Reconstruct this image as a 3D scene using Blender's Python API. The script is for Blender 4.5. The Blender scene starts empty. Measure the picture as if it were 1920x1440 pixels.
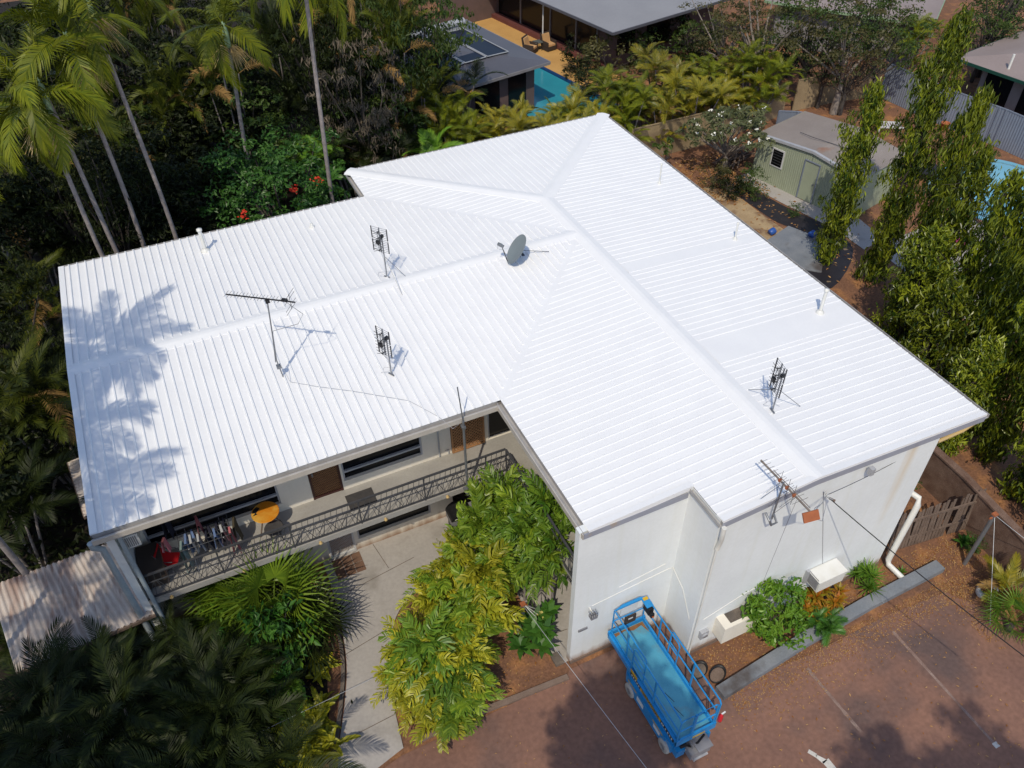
import bpy, math, random
import numpy as np
from mathutils import Vector, Matrix
R = math.radians
random.seed(7)
rng = np.random.default_rng(11)
scn = bpy.context.scene
COL = scn.collection

# ------------------------------------------------------------------ camera, sky, sun
CAM = np.array([-6.0295, -14.0476, 20.4772])
RX, RZ, RY, FPX = 0.8247, -0.4342, -0.0101, 1548.37
def camrot():
    cz, sz, cx, sx, cy, sy = math.cos(RZ), math.sin(RZ), math.cos(RX), math.sin(RX), math.cos(RY), math.sin(RY)
    return (np.array([[cz, -sz, 0], [sz, cz, 0], [0, 0, 1]]) @ np.array([[1, 0, 0], [0, cx, -sx], [0, sx, cx]])
            @ np.array([[cy, -sy, 0], [sy, cy, 0], [0, 0, 1]]))
CR = camrot()
cam = bpy.data.cameras.new('camera')
cam.sensor_width = 36
cam.lens = 36 * FPX / 1920
cam.clip_end = 1000
camo = bpy.data.objects.new('camera', cam)
COL.objects.link(camo)
M4 = np.eye(4); M4[:3, :3] = CR; M4[:3, 3] = CAM
camo.matrix_world = Matrix(M4.tolist())
scn.camera = camo

AZ, EL = R(53), R(53.5)                     # shadows run towards azimuth 53 deg
SUN = Vector((-math.cos(AZ) * math.cos(EL), -math.sin(AZ) * math.cos(EL), math.sin(EL)))
w = bpy.data.worlds.new('World'); scn.world = w; w.use_nodes = True
nt = w.node_tree
bg = nt.nodes['Background']
sky = nt.nodes.new('ShaderNodeTexSky'); sky.sky_type = 'NISHITA'; sky.sun_disc = False
sky.sun_elevation = EL
sky.sun_rotation = math.atan2(SUN.x, SUN.y)
nt.links.new(sky.outputs[0], bg.inputs[0]); bg.inputs[1].default_value = 0.15
sl = bpy.data.lights.new('sun', 'SUN'); sl.energy = 2.7; sl.angle = R(0.55); sl.color = (1, .90, .71)
so = bpy.data.objects.new('sun', sl); COL.objects.link(so)
so.rotation_euler = SUN.to_track_quat('Z', 'Y').to_euler()
scn.view_settings.view_transform = 'Standard'; scn.view_settings.look = 'None'
scn.view_settings.gamma = 1; scn.view_settings.exposure = 0.0
scn.cycles.max_bounces = 6; scn.cycles.transparent_max_bounces = 8

# a point of the place from a spot in the survey photo and a known height / plane
def ray(x, y): return CR @ np.array([x - 960, -(y - 720), -FPX])
def at(x, y, z=0.0):
    d = ray(x, y); return Vector(CAM + d * (z - CAM[2]) / d[2])
def atY(x, y, Y):
    d = ray(x, y); return Vector(CAM + d * (Y - CAM[1]) / d[1])
def atX(x, y, X):
    d = ray(x, y); return Vector(CAM + d * (X - CAM[0]) / d[0])

# ------------------------------------------------------------------ materials
MATS = {}
def mat(name, c1, c2=None, rough=.6, scale=3., fine=0., bump=0., metal=0., spec=.4, detail=6, c3=None, scale3=1., lo3=.5, hi3=.7):
    """Principled surface, colour broken up by noise (c1..c2), optional patches of c3 and a fine speckle."""
    m = bpy.data.materials.new(name); m.use_nodes = True; t = m.node_tree; N = t.nodes; L = t.links
    b = N['Principled BSDF']; b.inputs['Roughness'].default_value = rough
    b.inputs['Metallic'].default_value = metal; b.inputs['Specular IOR Level'].default_value = spec
    if c2 is None and c3 is None and not bump:
        b.inputs['Base Color'].default_value = (*c1, 1); MATS[name] = m; return m
    co = N.new('ShaderNodeTexCoord')
    n1 = N.new('ShaderNodeTexNoise'); n1.inputs['Scale'].default_value = scale; n1.inputs['Detail'].default_value = detail
    L.new(co.outputs['Object'], n1.inputs['Vector'])
    r = N.new('ShaderNodeValToRGB'); r.color_ramp.elements[0].position = .33; r.color_ramp.elements[1].position = .67
    r.color_ramp.elements[0].color = (*c1, 1); r.color_ramp.elements[1].color = (*(c2 or c1), 1)
    L.new(n1.outputs[0], r.inputs[0]); out = r.outputs[0]
    if c3 is not None:
        n3 = N.new('ShaderNodeTexNoise'); n3.inputs['Scale'].default_value = scale3; n3.inputs['Detail'].default_value = 8
        L.new(co.outputs['Object'], n3.inputs['Vector'])
        r3 = N.new('ShaderNodeMapRange'); r3.inputs[1].default_value = lo3; r3.inputs[2].default_value = hi3
        L.new(n3.outputs[0], r3.inputs[0])
        mx = N.new('ShaderNodeMixRGB'); mx.inputs[2].default_value = (*c3, 1)
        L.new(r3.outputs[0], mx.inputs[0]); L.new(out, mx.inputs[1]); out = mx.outputs[0]
    if fine:
        n2 = N.new('ShaderNodeTexNoise'); n2.inputs['Scale'].default_value = scale * 14; n2.inputs['Detail'].default_value = 3
        L.new(co.outputs['Object'], n2.inputs['Vector'])
        mr = N.new('ShaderNodeMapRange'); mr.inputs[1].default_value = .3; mr.inputs[2].default_value = .7
        mr.inputs[3].default_value = 1 - fine; mr.inputs[4].default_value = 1 + fine
        L.new(n2.outputs[0], mr.inputs[0])
        mx = N.new('ShaderNodeMixRGB'); mx.blend_type = 'MULTIPLY'; mx.inputs[0].default_value = 1
        L.new(out, mx.inputs[1]); L.new(mr.outputs[0], mx.inputs[2]); out = mx.outputs[0]
    L.new(out, b.inputs['Base Color'])
    if bump:
        n4 = N.new('ShaderNodeTexNoise'); n4.inputs['Scale'].default_value = scale * 9; n4.inputs['Detail'].default_value = 4
        L.new(co.outputs['Object'], n4.inputs['Vector'])
        bp = N.new('ShaderNodeBump'); bp.inputs['Strength'].default_value = bump; bp.inputs['Distance'].default_value = .02
        L.new(n4.outputs[0], bp.inputs['Height']); L.new(bp.outputs[0], b.inputs['Normal'])
    MATS[name] = m; return m

def leaf(name, ca, cb, rough=.45, trans=.25, spec=.35, hue=.0):
    """Leaf: colour picked per leaf by its stored tint, some light let through."""
    m = bpy.data.materials.new(name); m.use_nodes = True; t = m.node_tree; N = t.nodes; L = t.links
    b = N['Principled BSDF']; b.inputs['Roughness'].default_value = rough; b.inputs['Specular IOR Level'].default_value = spec
    a = N.new('ShaderNodeAttribute'); a.attribute_name = 'tint'
    r = N.new('ShaderNodeMixRGB'); r.inputs[1].default_value = (*ca, 1); r.inputs[2].default_value = (*cb, 1)
    L.new(a.outputs['Fac'], r.inputs[0])
    oi = N.new('ShaderNodeObjectInfo'); mr = N.new('ShaderNodeMapRange'); mr.inputs[3].default_value = .75; mr.inputs[4].default_value = 1.2
    L.new(oi.outputs['Random'], mr.inputs[0])
    mx = N.new('ShaderNodeMixRGB'); mx.blend_type = 'MULTIPLY'; mx.inputs[0].default_value = 1
    L.new(r.outputs[0], mx.inputs[1]); L.new(mr.outputs[0], mx.inputs[2])
    L.new(mx.outputs[0], b.inputs['Base Color'])
    tr = N.new('ShaderNodeBsdfTranslucent'); L.new(mx.outputs[0], tr.inputs[0])
    ms = N.new('ShaderNodeMixShader'); ms.inputs[0].default_value = trans
    L.new(b.outputs[0], ms.inputs[1]); L.new(tr.outputs[0], ms.inputs[2])
    L.new(ms.outputs[0], N['Material Output'].inputs[0])
    MATS[name] = m; return m

def streaky(name, c1, c2, c3, sc, rough=.65):
    """sheet metal with rust run along its corrugations"""
    m = mat(name, c1, c2, rough, 2., .05); t = m.node_tree; N = t.nodes; L = t.links; b = N['Principled BSDF']; src = b.inputs['Base Color'].links[0].from_socket
    co = N.new('ShaderNodeTexCoord'); f = src
    for k, (s, lo, hi, am) in enumerate(((sc, .52, .70, .6), ((1.3, .25, 1), .54, .66, .5))):
        mp = N.new('ShaderNodeMapping'); mp.inputs['Scale'].default_value = s; L.new(co.outputs['Object'], mp.inputs[0])
        n = N.new('ShaderNodeTexNoise'); n.inputs['Scale'].default_value = 1.; n.inputs['Detail'].default_value = 8; L.new(mp.outputs[0], n.inputs['Vector'])
        mr = N.new('ShaderNodeMapRange'); mr.inputs[1].default_value = lo; mr.inputs[2].default_value = hi; mr.inputs[4].default_value = am; L.new(n.outputs[0], mr.inputs[0])
        mx = N.new('ShaderNodeMixRGB'); mx.inputs[2].default_value = (*c3, 1); L.new(mr.outputs[0], mx.inputs[0]); L.new(f, mx.inputs[1]); f = mx.outputs[0]
    L.new(f, b.inputs['Base Color']); return m

def strmat(name, base, streak, zlo, zhi, sc=2.5, amount=.5, rough=.7):
    """Painted wall with vertical grime streaks of its own."""
    m = mat(name, base, tuple(c * .93 for c in base), rough, .8, .02)
    t = m.node_tree; N = t.nodes; L = t.links; b = N['Principled BSDF']
    src = b.inputs['Base Color'].links[0].from_socket
    co = N.new('ShaderNodeTexCoord'); mp = N.new('ShaderNodeMapping'); mp.inputs['Scale'].default_value = (sc, sc, .16)
    L.new(co.outputs['Object'], mp.inputs[0])
    n = N.new('ShaderNodeTexNoise'); n.inputs['Scale'].default_value = 1.6; n.inputs['Detail'].default_value = 7
    L.new(mp.outputs[0], n.inputs['Vector'])
    mr = N.new('ShaderNodeMapRange'); mr.inputs[1].default_value = .5; mr.inputs[2].default_value = .8; mr.inputs[4].default_value = amount
    L.new(n.outputs[0], mr.inputs[0])
    mx = N.new('ShaderNodeMixRGB'); mx.inputs[2].default_value = (*streak, 1)
    L.new(mr.outputs[0], mx.inputs[0]); L.new(src, mx.inputs[1]); L.new(mx.outputs[0], b.inputs['Base Color'])
    if name == 'wall_white':                # rusty run-off stain under the right end of the roof
        s2 = N.new('ShaderNodeSeparateXYZ'); L.new(co.outputs['Object'], s2.inputs[0]); d = N.new('ShaderNodeMath'); d.operation = 'SUBTRACT'; d.inputs[1].default_value = 8.75; L.new(s2.outputs[0], d.inputs[0])
        ab = N.new('ShaderNodeMath'); ab.operation = 'ABSOLUTE'; L.new(d.outputs[0], ab.inputs[0]); m3 = N.new('ShaderNodeMapRange'); m3.inputs[1].default_value = .26; m3.inputs[2].default_value = .02; L.new(ab.outputs[0], m3.inputs[0])
        hz = N.new('ShaderNodeMapRange'); hz.inputs[1].default_value = 2.2; hz.inputs[2].default_value = 5.4; L.new(s2.outputs[2], hz.inputs[0])
        p1 = N.new('ShaderNodeMath'); p1.operation = 'MULTIPLY'; L.new(m3.outputs[0], p1.inputs[0]); L.new(hz.outputs[0], p1.inputs[1]); p2 = N.new('ShaderNodeMath'); p2.operation = 'MULTIPLY'; L.new(p1.outputs[0], p2.inputs[0]); L.new(n.outputs[0], p2.inputs[1])
        m4 = N.new('ShaderNodeMixRGB'); m4.inputs[2].default_value = (.60, .40, .14, 1); L.new(p2.outputs[0], m4.inputs[0]); L.new(mx.outputs[0], m4.inputs[1]); mx = m4
    # dirt along the foot of the wall
    sx = N.new('ShaderNodeSeparateXYZ'); L.new(co.outputs['Object'], sx.inputs[0])
    ad = N.new('ShaderNodeMath'); ad.operation = 'ADD'; L.new(sx.outputs[2], ad.inputs[0])
    sc_ = N.new('ShaderNodeMath'); sc_.operation = 'MULTIPLY'; sc_.inputs[1].default_value = -.5; L.new(n.outputs[0], sc_.inputs[0]); L.new(sc_.outputs[0], ad.inputs[1])
    m2 = N.new('ShaderNodeMapRange'); m2.inputs[1].default_value = .12; m2.inputs[2].default_value = -.22; L.new(ad.outputs[0], m2.inputs[0])
    mx2 = N.new('ShaderNodeMixRGB'); mx2.inputs[2].default_value = (.33, .22, .16, 1)
    L.new(m2.outputs[0], mx2.inputs[0]); L.new(mx.outputs[0], mx2.inputs[1]); L.new(mx2.outputs[0], b.inputs['Base Color'])
    return m

mat('roof_white', (.85, .855, .87), (.82, .825, .845), .42, 1.2, .012, spec=.35)
mat('ridge_white', (.85, .855, .87), (.82, .825, .845), .45, 2., .015)
strmat('wall_white', (.79, .82, .84), (.66, .67, .60), 0, 5, 3., .28)
strmat('wall_cream', (.80, .75, .66), (.60, .55, .46), 0, 5, 3., .3)
mat('fascia', (.50, .465, .425), (.43, .40, .365), .6, 3, .05)
mat('gutter_grey', (.44, .43, .43), (.36, .35, .35), .45, 3, .05)
mat('barge', (.33, .35, .42), (.30, .31, .37), .5, 2, .03, c3=(.45, .33, .2), scale3=1.2, lo3=.62, hi3=.72)
mat('slab', (.37, .355, .335), (.33, .315, .30), .75, 1.4, .06, c3=(.26, .235, .20), scale3=.8, lo3=.55, hi3=.75)
mat('concrete', (.40, .375, .36), (.36, .338, .325), .85, .9, .07, .05, c3=(.22, .20, .18), scale3=.6, lo3=.58, hi3=.74)
mat('concrete_dark', (.10, .085, .075), (.20, .16, .13), .9, 2, .15, .2)
mat('asphalt_red', (.240, .126, .090), (.190, .102, .078), .9, .6, .14, .15, c3=(.115, .076, .070), scale3=.42, lo3=.47, hi3=.66, detail=8)
mat('dirt', (.22, .105, .058), (.15, .078, .050), .95, 1.1, .25, .4, c3=(.34, .16, .065), scale3=1.6, lo3=.5, hi3=.7, detail=9)
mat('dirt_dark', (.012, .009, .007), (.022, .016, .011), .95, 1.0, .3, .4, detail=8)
mat('sand', (.42, .31, .18), (.33, .23, .13), .95, 1.5, .12, .2, c3=(.20, .12, .07), scale3=1.4, lo3=.5, hi3=.64, detail=9)
mat('mulch', (.13, .075, .055), (.20, .13, .10), .95, 3, .3, .5)
mat('plastic_black', (.018, .016, .022), (.03, .027, .034), .5, 1.5, .1, .15, c3=(.22, .16, .10), scale3=2.2, lo3=.66, hi3=.7)
mat('kerb', (.17, .19, .22), (.22, .235, .26), .85, 1.6, .08, .15, c3=(.09, .08, .08), scale3=.9, lo3=.55, hi3=.7)
mat('kerb_old', (.16, .11, .085), (.22, .16, .13), .9, 2.2, .12, .3)
mat('paint_line', (.30, .22, .19), (.18, .11, .09), .9, 2.5, .2, detail=9)
mat('paint_white', (.62, .60, .56), (.5, .48, .45), .8, 3, .1)
mat('rail', (.05, .052, .06), (.065, .066, .075), .5, 4)
mat('glass_dark', (.006, .007, .009), None, .15, spec=.25)
mat('frame_white', (.62, .62, .62), (.55, .55, .56), .5, 4)
mat('frame_grey', (.42, .43, .46), (.36, .37, .40), .45, 4)
mat('door_red', (.045, .014, .012), (.065, .022, .018), .5, 5)
mat('timber', (.42, .22, .10), (.32, .16, .07), .7, 5, .1)
mat('timber_grey', (.20, .145, .115), (.14, .10, .08), .85, 3, .2, .2)
mat('mat_grey', (.045, .043, .046), (.065, .06, .06), .95, 6, .2)
mat('tile_brown', (.20, .115, .075), (.15, .085, .06), .8, 3, .12)
mat('galv', (.25, .265, .29), (.20, .21, .235), .42, 3, metal=.5)
mat('galv_light', (.48, .49, .51), (.42, .43, .45), .45, 3, metal=.25)
mat('black_plastic', (.012, .012, .014), None, .5)
mat('pvc', (.74, .74, .72), (.68, .67, .63), .4, 3)
mat('pipe_blue', (.35, .41, .45), (.30, .35, .40), .45, 3)
mat('pvc_yellow', (.58, .40, .15), (.5, .38, .2), .5, 3)
mat('dish_grey', (.20, .235, .255), (.185, .215, .235), .45, 2)
mat('lift_blue', (.014, .26, .62), (.012, .22, .53), .42, 3, .04, spec=.5, c3=(.05, .16, .30), scale3=4., lo3=.62, hi3=.72)
mat('lift_deck', (.085, .34, .47), (.06, .29, .43), .6, 2.2, .06, c3=(.16, .17, .15), scale3=1.6, lo3=.55, hi3=.8)
mat('rust', (.27, .13, .05), (.20, .09, .035), .9, 8, .2)
mat('tyre_grey', (.42, .41, .39), (.34, .33, .31), .8, 4)
mat('sticker_yellow', (.58, .36, .02), None, .5)
mat('sticker_white', (.66, .68, .70), None, .5)
mat('machine_grey', (.24, .24, .26), (.19, .19, .21), .55, 3)
mat('red_paint', (.55, .02, .03), None, .4)
mat('red_cloth', (.60, .010, .018), (.5, .008, .012), .7, 5)
mat('table_orange', (.62, .23, .015), (.52, .17, .012), .4, 1.3, c3=(.66, .36, .06), scale3=2.5, lo3=.45, hi3=.6)
mat('terracotta', (.40, .13, .055), (.30, .095, .04), .8, 4)
streaky('rusty_iron', (.56, .50, .45), (.48, .41, .36), (.22, .09, .05), (9, .9, 1))
mat('shed_green', (.335, .375, .275), (.30, .34, .25), .55, 1.2, .03)
mat('shed_roof', (.29, .25, .225), (.25, .212, .19), .6, .8, .05, c3=(.27, .12, .06), scale3=.45, lo3=.62, hi3=.7)
mat('roof_taupe', (.30, .245, .235), (.265, .215, .205), .6, .6, .04)
mat('roof_grey', (.27, .27, .285), (.24, .24, .255), .5, .5, .03)
mat('roof_grey_dark', (.105, .105, .125), (.09, .09, .108), .5, .6, .03)
mat('green_dark', (.012, .06, .045), None, .45)
mat('green_pale', (.25, .36, .22), None, .5)
mat('wall_dim', (.15, .10, .095), (.12, .085, .08), .8, 2)
mat('wall_grey', (.24, .23, .24), (.2, .19, .2), .8, 2)
mat('fence_grey', (.205, .235, .30), (.185, .212, .275), .5, 1., .02)
mat('fence_beige', (.36, .275, .165), (.28, .21, .125), .9, .9, .12, c3=(.14, .10, .07), scale3=.6, lo3=.52, hi3=.7)
mat('patio_tile', (.56, .33, .115), (.49, .28, .095), .75, .9, .06)
mat('plinth_red', (.15, .05, .045), (.12, .04, .036), .7, 2)
mat('pool_cyan', (.03, .25, .33), (.035, .29, .37), .12, .7, spec=.6)
mat('pool_light', (.16, .42, .60), (.22, .50, .66), .15, .5, spec=.5, c3=(.42, .47, .45), scale3=.25, lo3=.52, hi3=.72)
mat('pool_tile', (.012, .05, .16), None, .3)
mat('solar', (.004, .006, .020), None, .35, spec=.15)
mat('cushion', (.55, .34, .17), (.5, .30, .14), .9, 6)
mat('wicker', (.045, .033, .028), None, .8)
mat('stone_table', (.10, .115, .115), None, .5)
mat('bark', (.075, .062, .055), (.05, .042, .038), .9, 6, .15, .2)
mat('palm_bark', (.30, .265, .26), (.20, .175, .172), .85, 8, .12, .15)
mat('bark_pale', (.27, .23, .20), (.2, .17, .15), .85, 5)
mat('flower_white', (.78, .77, .70), None, .6)
mat('flower_red', (.55, .035, .012), None, .6)
mat('flower_yellow', (.7, .6, .2), None, .6)
mat('cloth_pink', (.42, .12, .15), (.5, .18, .2), .9, 4)
mat('cloth_blue', (.10, .16, .34), (.16, .24, .45), .9, 8)
mat('cloth_navy', (.012, .014, .03), (.02, .022, .045), .9, 4)
mat('cloth_white', (.50, .52, .56), (.4, .42, .46), .9, 4)
mat('cloth_teal', (.22, .31, .32), (.18, .26, .28), .9, 4)
mat('cloth_olive', (.075, .062, .038), (.06, .05, .03), .9, 4)
mat('magenta', (.30, .03, .13), None, .6)
mat('orange_plastic', (.55, .12, .02), None, .5)
mat('blue_plastic', (.03, .10, .38), None, .4)
mat('teal_plastic', (.02, .22, .17), None, .5)
mat('litter', (.36, .19, .07), (.22, .11, .05), .9, 9)

leaf('leaf_palm', (.052, .088, .006), (.20, .215, .012), .45, .2, .2)
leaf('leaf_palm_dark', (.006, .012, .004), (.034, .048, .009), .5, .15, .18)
leaf('leaf_palm_mid', (.022, .038, .005), (.105, .120, .010), .48, .18, .2)
leaf('leaf_palm_gold', (.085, .12, .012), (.36, .29, .016), .42, .25, .4)
leaf('leaf_palm_dead', (.20, .12, .045), (.34, .21, .07), .8, .1, .15)
leaf('leaf_fish', (.060, .145, .012), (.25, .34, .026), .40, .20, .4)
leaf('leaf_fish_yellow', (.17, .205, .012), (.50, .46, .030), .40, .22, .4)
leaf('leaf_fish_green', (.040, .115, .012), (.17, .27, .025), .40, .20, .4)
leaf('leaf_mast', (.026, .060, .007), (.30, .345, .022), .36, .22, .5)
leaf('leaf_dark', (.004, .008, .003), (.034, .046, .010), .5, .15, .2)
leaf('leaf_mid', (.030, .066, .012), (.085, .125, .022), .5, .22, .35)
leaf('leaf_lush', (.020, .078, .012), (.085, .21, .028), .42, .22, .4)
leaf('leaf_fan', (.05, .105, .010), (.17, .25, .02), .40, .2, .35)
leaf('leaf_bright', (.07, .18, .015), (.19, .33, .03), .40, .25, .4)
leaf('leaf_olive', (.045, .050, .014), (.12, .105, .035), .5, .2, .35)
leaf('leaf_pale', (.10, .085, .06), (.26, .205, .15), .6, .15, .3)
leaf('leaf_grey', (.075, .095, .04), (.17, .185, .085), .5, .2, .3)
leaf('leaf_croton', (.30, .27, .02), (.46, .15, .015), .45, .2, .35)
leaf('leaf_dry', (.10, .055, .035), (.22, .13, .075), .8, .1, .15)
leaf('leaf_litter', (.30, .12, .03), (.52, .33, .15), .85, .05, .1)

# ------------------------------------------------------------------ mesh building
class G:
    """Collects faces, then links them as ONE mesh object."""
    def __init__(s): s.V = []; s.n = 0; s.F = {3: [], 4: []}; s.T = {3: [], 4: []}; s.M = {3: [], 4: []}
    def add(s, V, Q=None, T=None, tint=.5, m=0):
        V = np.asarray(V, float).reshape(-1, 3)
        for k, A in ((4, Q), (3, T)):
            if A is None or len(A) == 0: continue
            A = np.asarray(A, int).reshape(-1, k)
            s.F[k].append(A + s.n)
            s.T[k].append(np.asarray(tint[k], float) if isinstance(tint, dict) else np.full(len(A), float(tint)))
            s.M[k].append(np.full(len(A), m))
        s.V.append(V); s.n += len(V); return s
    def mesh(s, name, mats, smooth=False):
        me = bpy.data.meshes.new(name)
        V = np.concatenate(s.V); A = []; Tn = []; Mi = []
        for k in (4, 3):
            if s.F[k]:
                A.append(np.concatenate(s.F[k])); Tn.append(np.concatenate(s.T[k])); Mi.append(np.concatenate(s.M[k]))
        nl = sum(a.size for a in A); nf = sum(len(a) for a in A)
        me.vertices.add(len(V)); me.vertices.foreach_set('co', V.astype(np.float32).ravel())
        me.loops.add(nl); me.loops.foreach_set('vertex_index', np.concatenate([a.ravel() for a in A]).astype(np.int32))
        me.polygons.add(nf)
        tot = np.concatenate([np.full(len(a), a.shape[1]) for a in A])
        st = np.concatenate([[0], np.cumsum(tot)[:-1]])
        me.polygons.foreach_set('loop_start', st.astype(np.int32))
        me.polygons.foreach_set('material_index', np.concatenate(Mi).astype(np.int32))
        me.polygons.foreach_set('use_smooth', np.full(nf, smooth))
        at_ = me.attributes.new('tint', 'FLOAT', 'FACE'); at_.data.foreach_set('value', np.concatenate(Tn).astype(np.float32))
        for mm in ([mats] if isinstance(mats, str) else mats): me.materials.append(MATS[mm])
        me.update(calc_edges=True); me.validate()
        return me
    def build(s, name, mats, parent=None, smooth=False):
        return link(name, s.mesh(name, mats, smooth), parent)
    # --- solids
    def box(s, x0, x1, y0, y1, z0, z1, m=0, M=None):
        V = np.array([[x, y, z] for z in (z0, z1) for y in (y0, y1) for x in (x0, x1)], float)
        if M is not None: V = V @ np.array(M.to_3x3()).T + np.array(M.translation)
        return s.add(V, [[0, 2, 3, 1], [4, 5, 7, 6], [0, 1, 5, 4], [2, 6, 7, 3], [0, 4, 6, 2], [1, 3, 7, 5]], m=m)
    def tube(s, P, r, n=6, m=0, cap=True):
        P = np.asarray([tuple(p) for p in P], float); k = len(P)
        r = np.broadcast_to(np.asarray(r, float), (k,))
        T = np.gradient(P, axis=0); T /= np.linalg.norm(T, axis=1)[:, None] + 1e-12
        ref = np.array([0, 0, 1.]) if abs(T[0][2]) < .9 else np.array([1., 0, 0])
        V = []
        for i in range(k):
            a = np.cross(T[i], ref); a /= np.linalg.norm(a) + 1e-12; b = np.cross(T[i], a)
            an = np.linspace(0, 2 * np.pi, n, endpoint=False) + np.pi / n
            V.append(P[i] + r[i] * (np.cos(an)[:, None] * a + np.sin(an)[:, None] * b))
        V = np.concatenate(V); Q = []
        for i in range(k - 1):
            for j in range(n):
                a, b = i * n + j, i * n + (j + 1) % n
                Q.append([a, b, b + n, a + n])
        s.add(V, Q, m=m)
        if cap:
            for o, rev in ((0, 1), ((k - 1) * n, 0)):
                C = V[o:o + n]; c = C.mean(0)
                T3 = [[n, j, (j + 1) % n] if rev else [n, (j + 1) % n, j] for j in range(n)]
                s.add(np.vstack([C, c]), T=T3, m=m)
        return s
    def bar(s, a, b, wd=.04, ht=None, m=0):
        a = Vector(a); b = Vector(b); d = b - a
        Mx = Matrix.Translation(a) @ d.to_track_quat('X', 'Z').to_matrix().to_4x4(); h = ht or wd
        return s.box(0, d.length, -wd / 2, wd / 2, -h / 2, h / 2, m, Mx)
    def poly(s, P, z0=None, z1=None, m=0):
        """flat convex polygon (3-D points), or a prism when z0, z1 are given for 2-D points"""
        if z0 is None:
            P = np.array([tuple(p) for p in P], float); c = P.mean(0); k = len(P)
            return s.add(np.vstack([P, c]), T=[[j, (j + 1) % k, k] for j in range(k)], m=m)
        k = len(P); lo = [(p[0], p[1], z0) for p in P]; hi = [(p[0], p[1], z1) for p in P]
        s.poly(hi, m=m); s.poly(lo[::-1], m=m)
        return s.add(lo + hi, [[j, (j + 1) % k, (j + 1) % k + k, j + k] for j in range(k)], m=m)
    def lathe(s, prof, c=(0, 0, 0), n=16, m=0, M=None):
        an = np.linspace(0, 2 * np.pi, n, endpoint=False)
        V = np.concatenate([np.stack([r * np.cos(an), r * np.sin(an), np.full(n, z)], 1) for r, z in prof])
        if M is not None: V = V @ np.array(M.to_3x3()).T + np.array(M.translation)
        Q = [[i * n + j, i * n + (j + 1) % n, (i + 1) * n + (j + 1) % n, (i + 1) * n + j] for i in range(len(prof) - 1) for j in range(n)]
        return s.add(V + np.array(c), Q, m=m)

def link(name, me, parent=None):
    o = bpy.data.objects.new(name, me); COL.objects.link(o)
    if parent is not None: o.parent = parent
    return o
def tag(o, label, cat, group=None, kind=None):
    if label: o['label'] = label
    if cat: o['category'] = cat
    if group: o['group'] = group
    if kind: o['kind'] = kind
    return o
def thing(name, label, cat, loc=(0, 0, 0), rz=0, group=None, sc=1):
    o = bpy.data.objects.new(name, None); COL.objects.link(o); o.empty_display_size = .1
    o.location = loc; o.rotation_euler = (0, 0, rz); o.scale = (sc, sc, sc) if np.ndim(sc) == 0 else sc
    return tag(o, label, cat, group)
def struct(name, g, m): 
    o = g.build(name, m); o['kind'] = 'structure'; return o
def plant(name, label, cat, meshes, loc, rz=0, sc=1, group=None, tilt=None):
    """a thing whose parts share the mesh data of its prototype"""
    t = thing(name, label, cat, loc, rz, group, sc)
    if tilt: t.rotation_euler = (tilt[0], tilt[1], rz)
    for k, me in meshes.items(): link(k, me, t)
    return t

def rotm(az, el=0, roll=0):
    return np.array((Matrix.Rotation(az, 3, 'Z') @ Matrix.Rotation(-el, 3, 'Y') @ Matrix.Rotation(roll, 3, 'X')))

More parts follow.
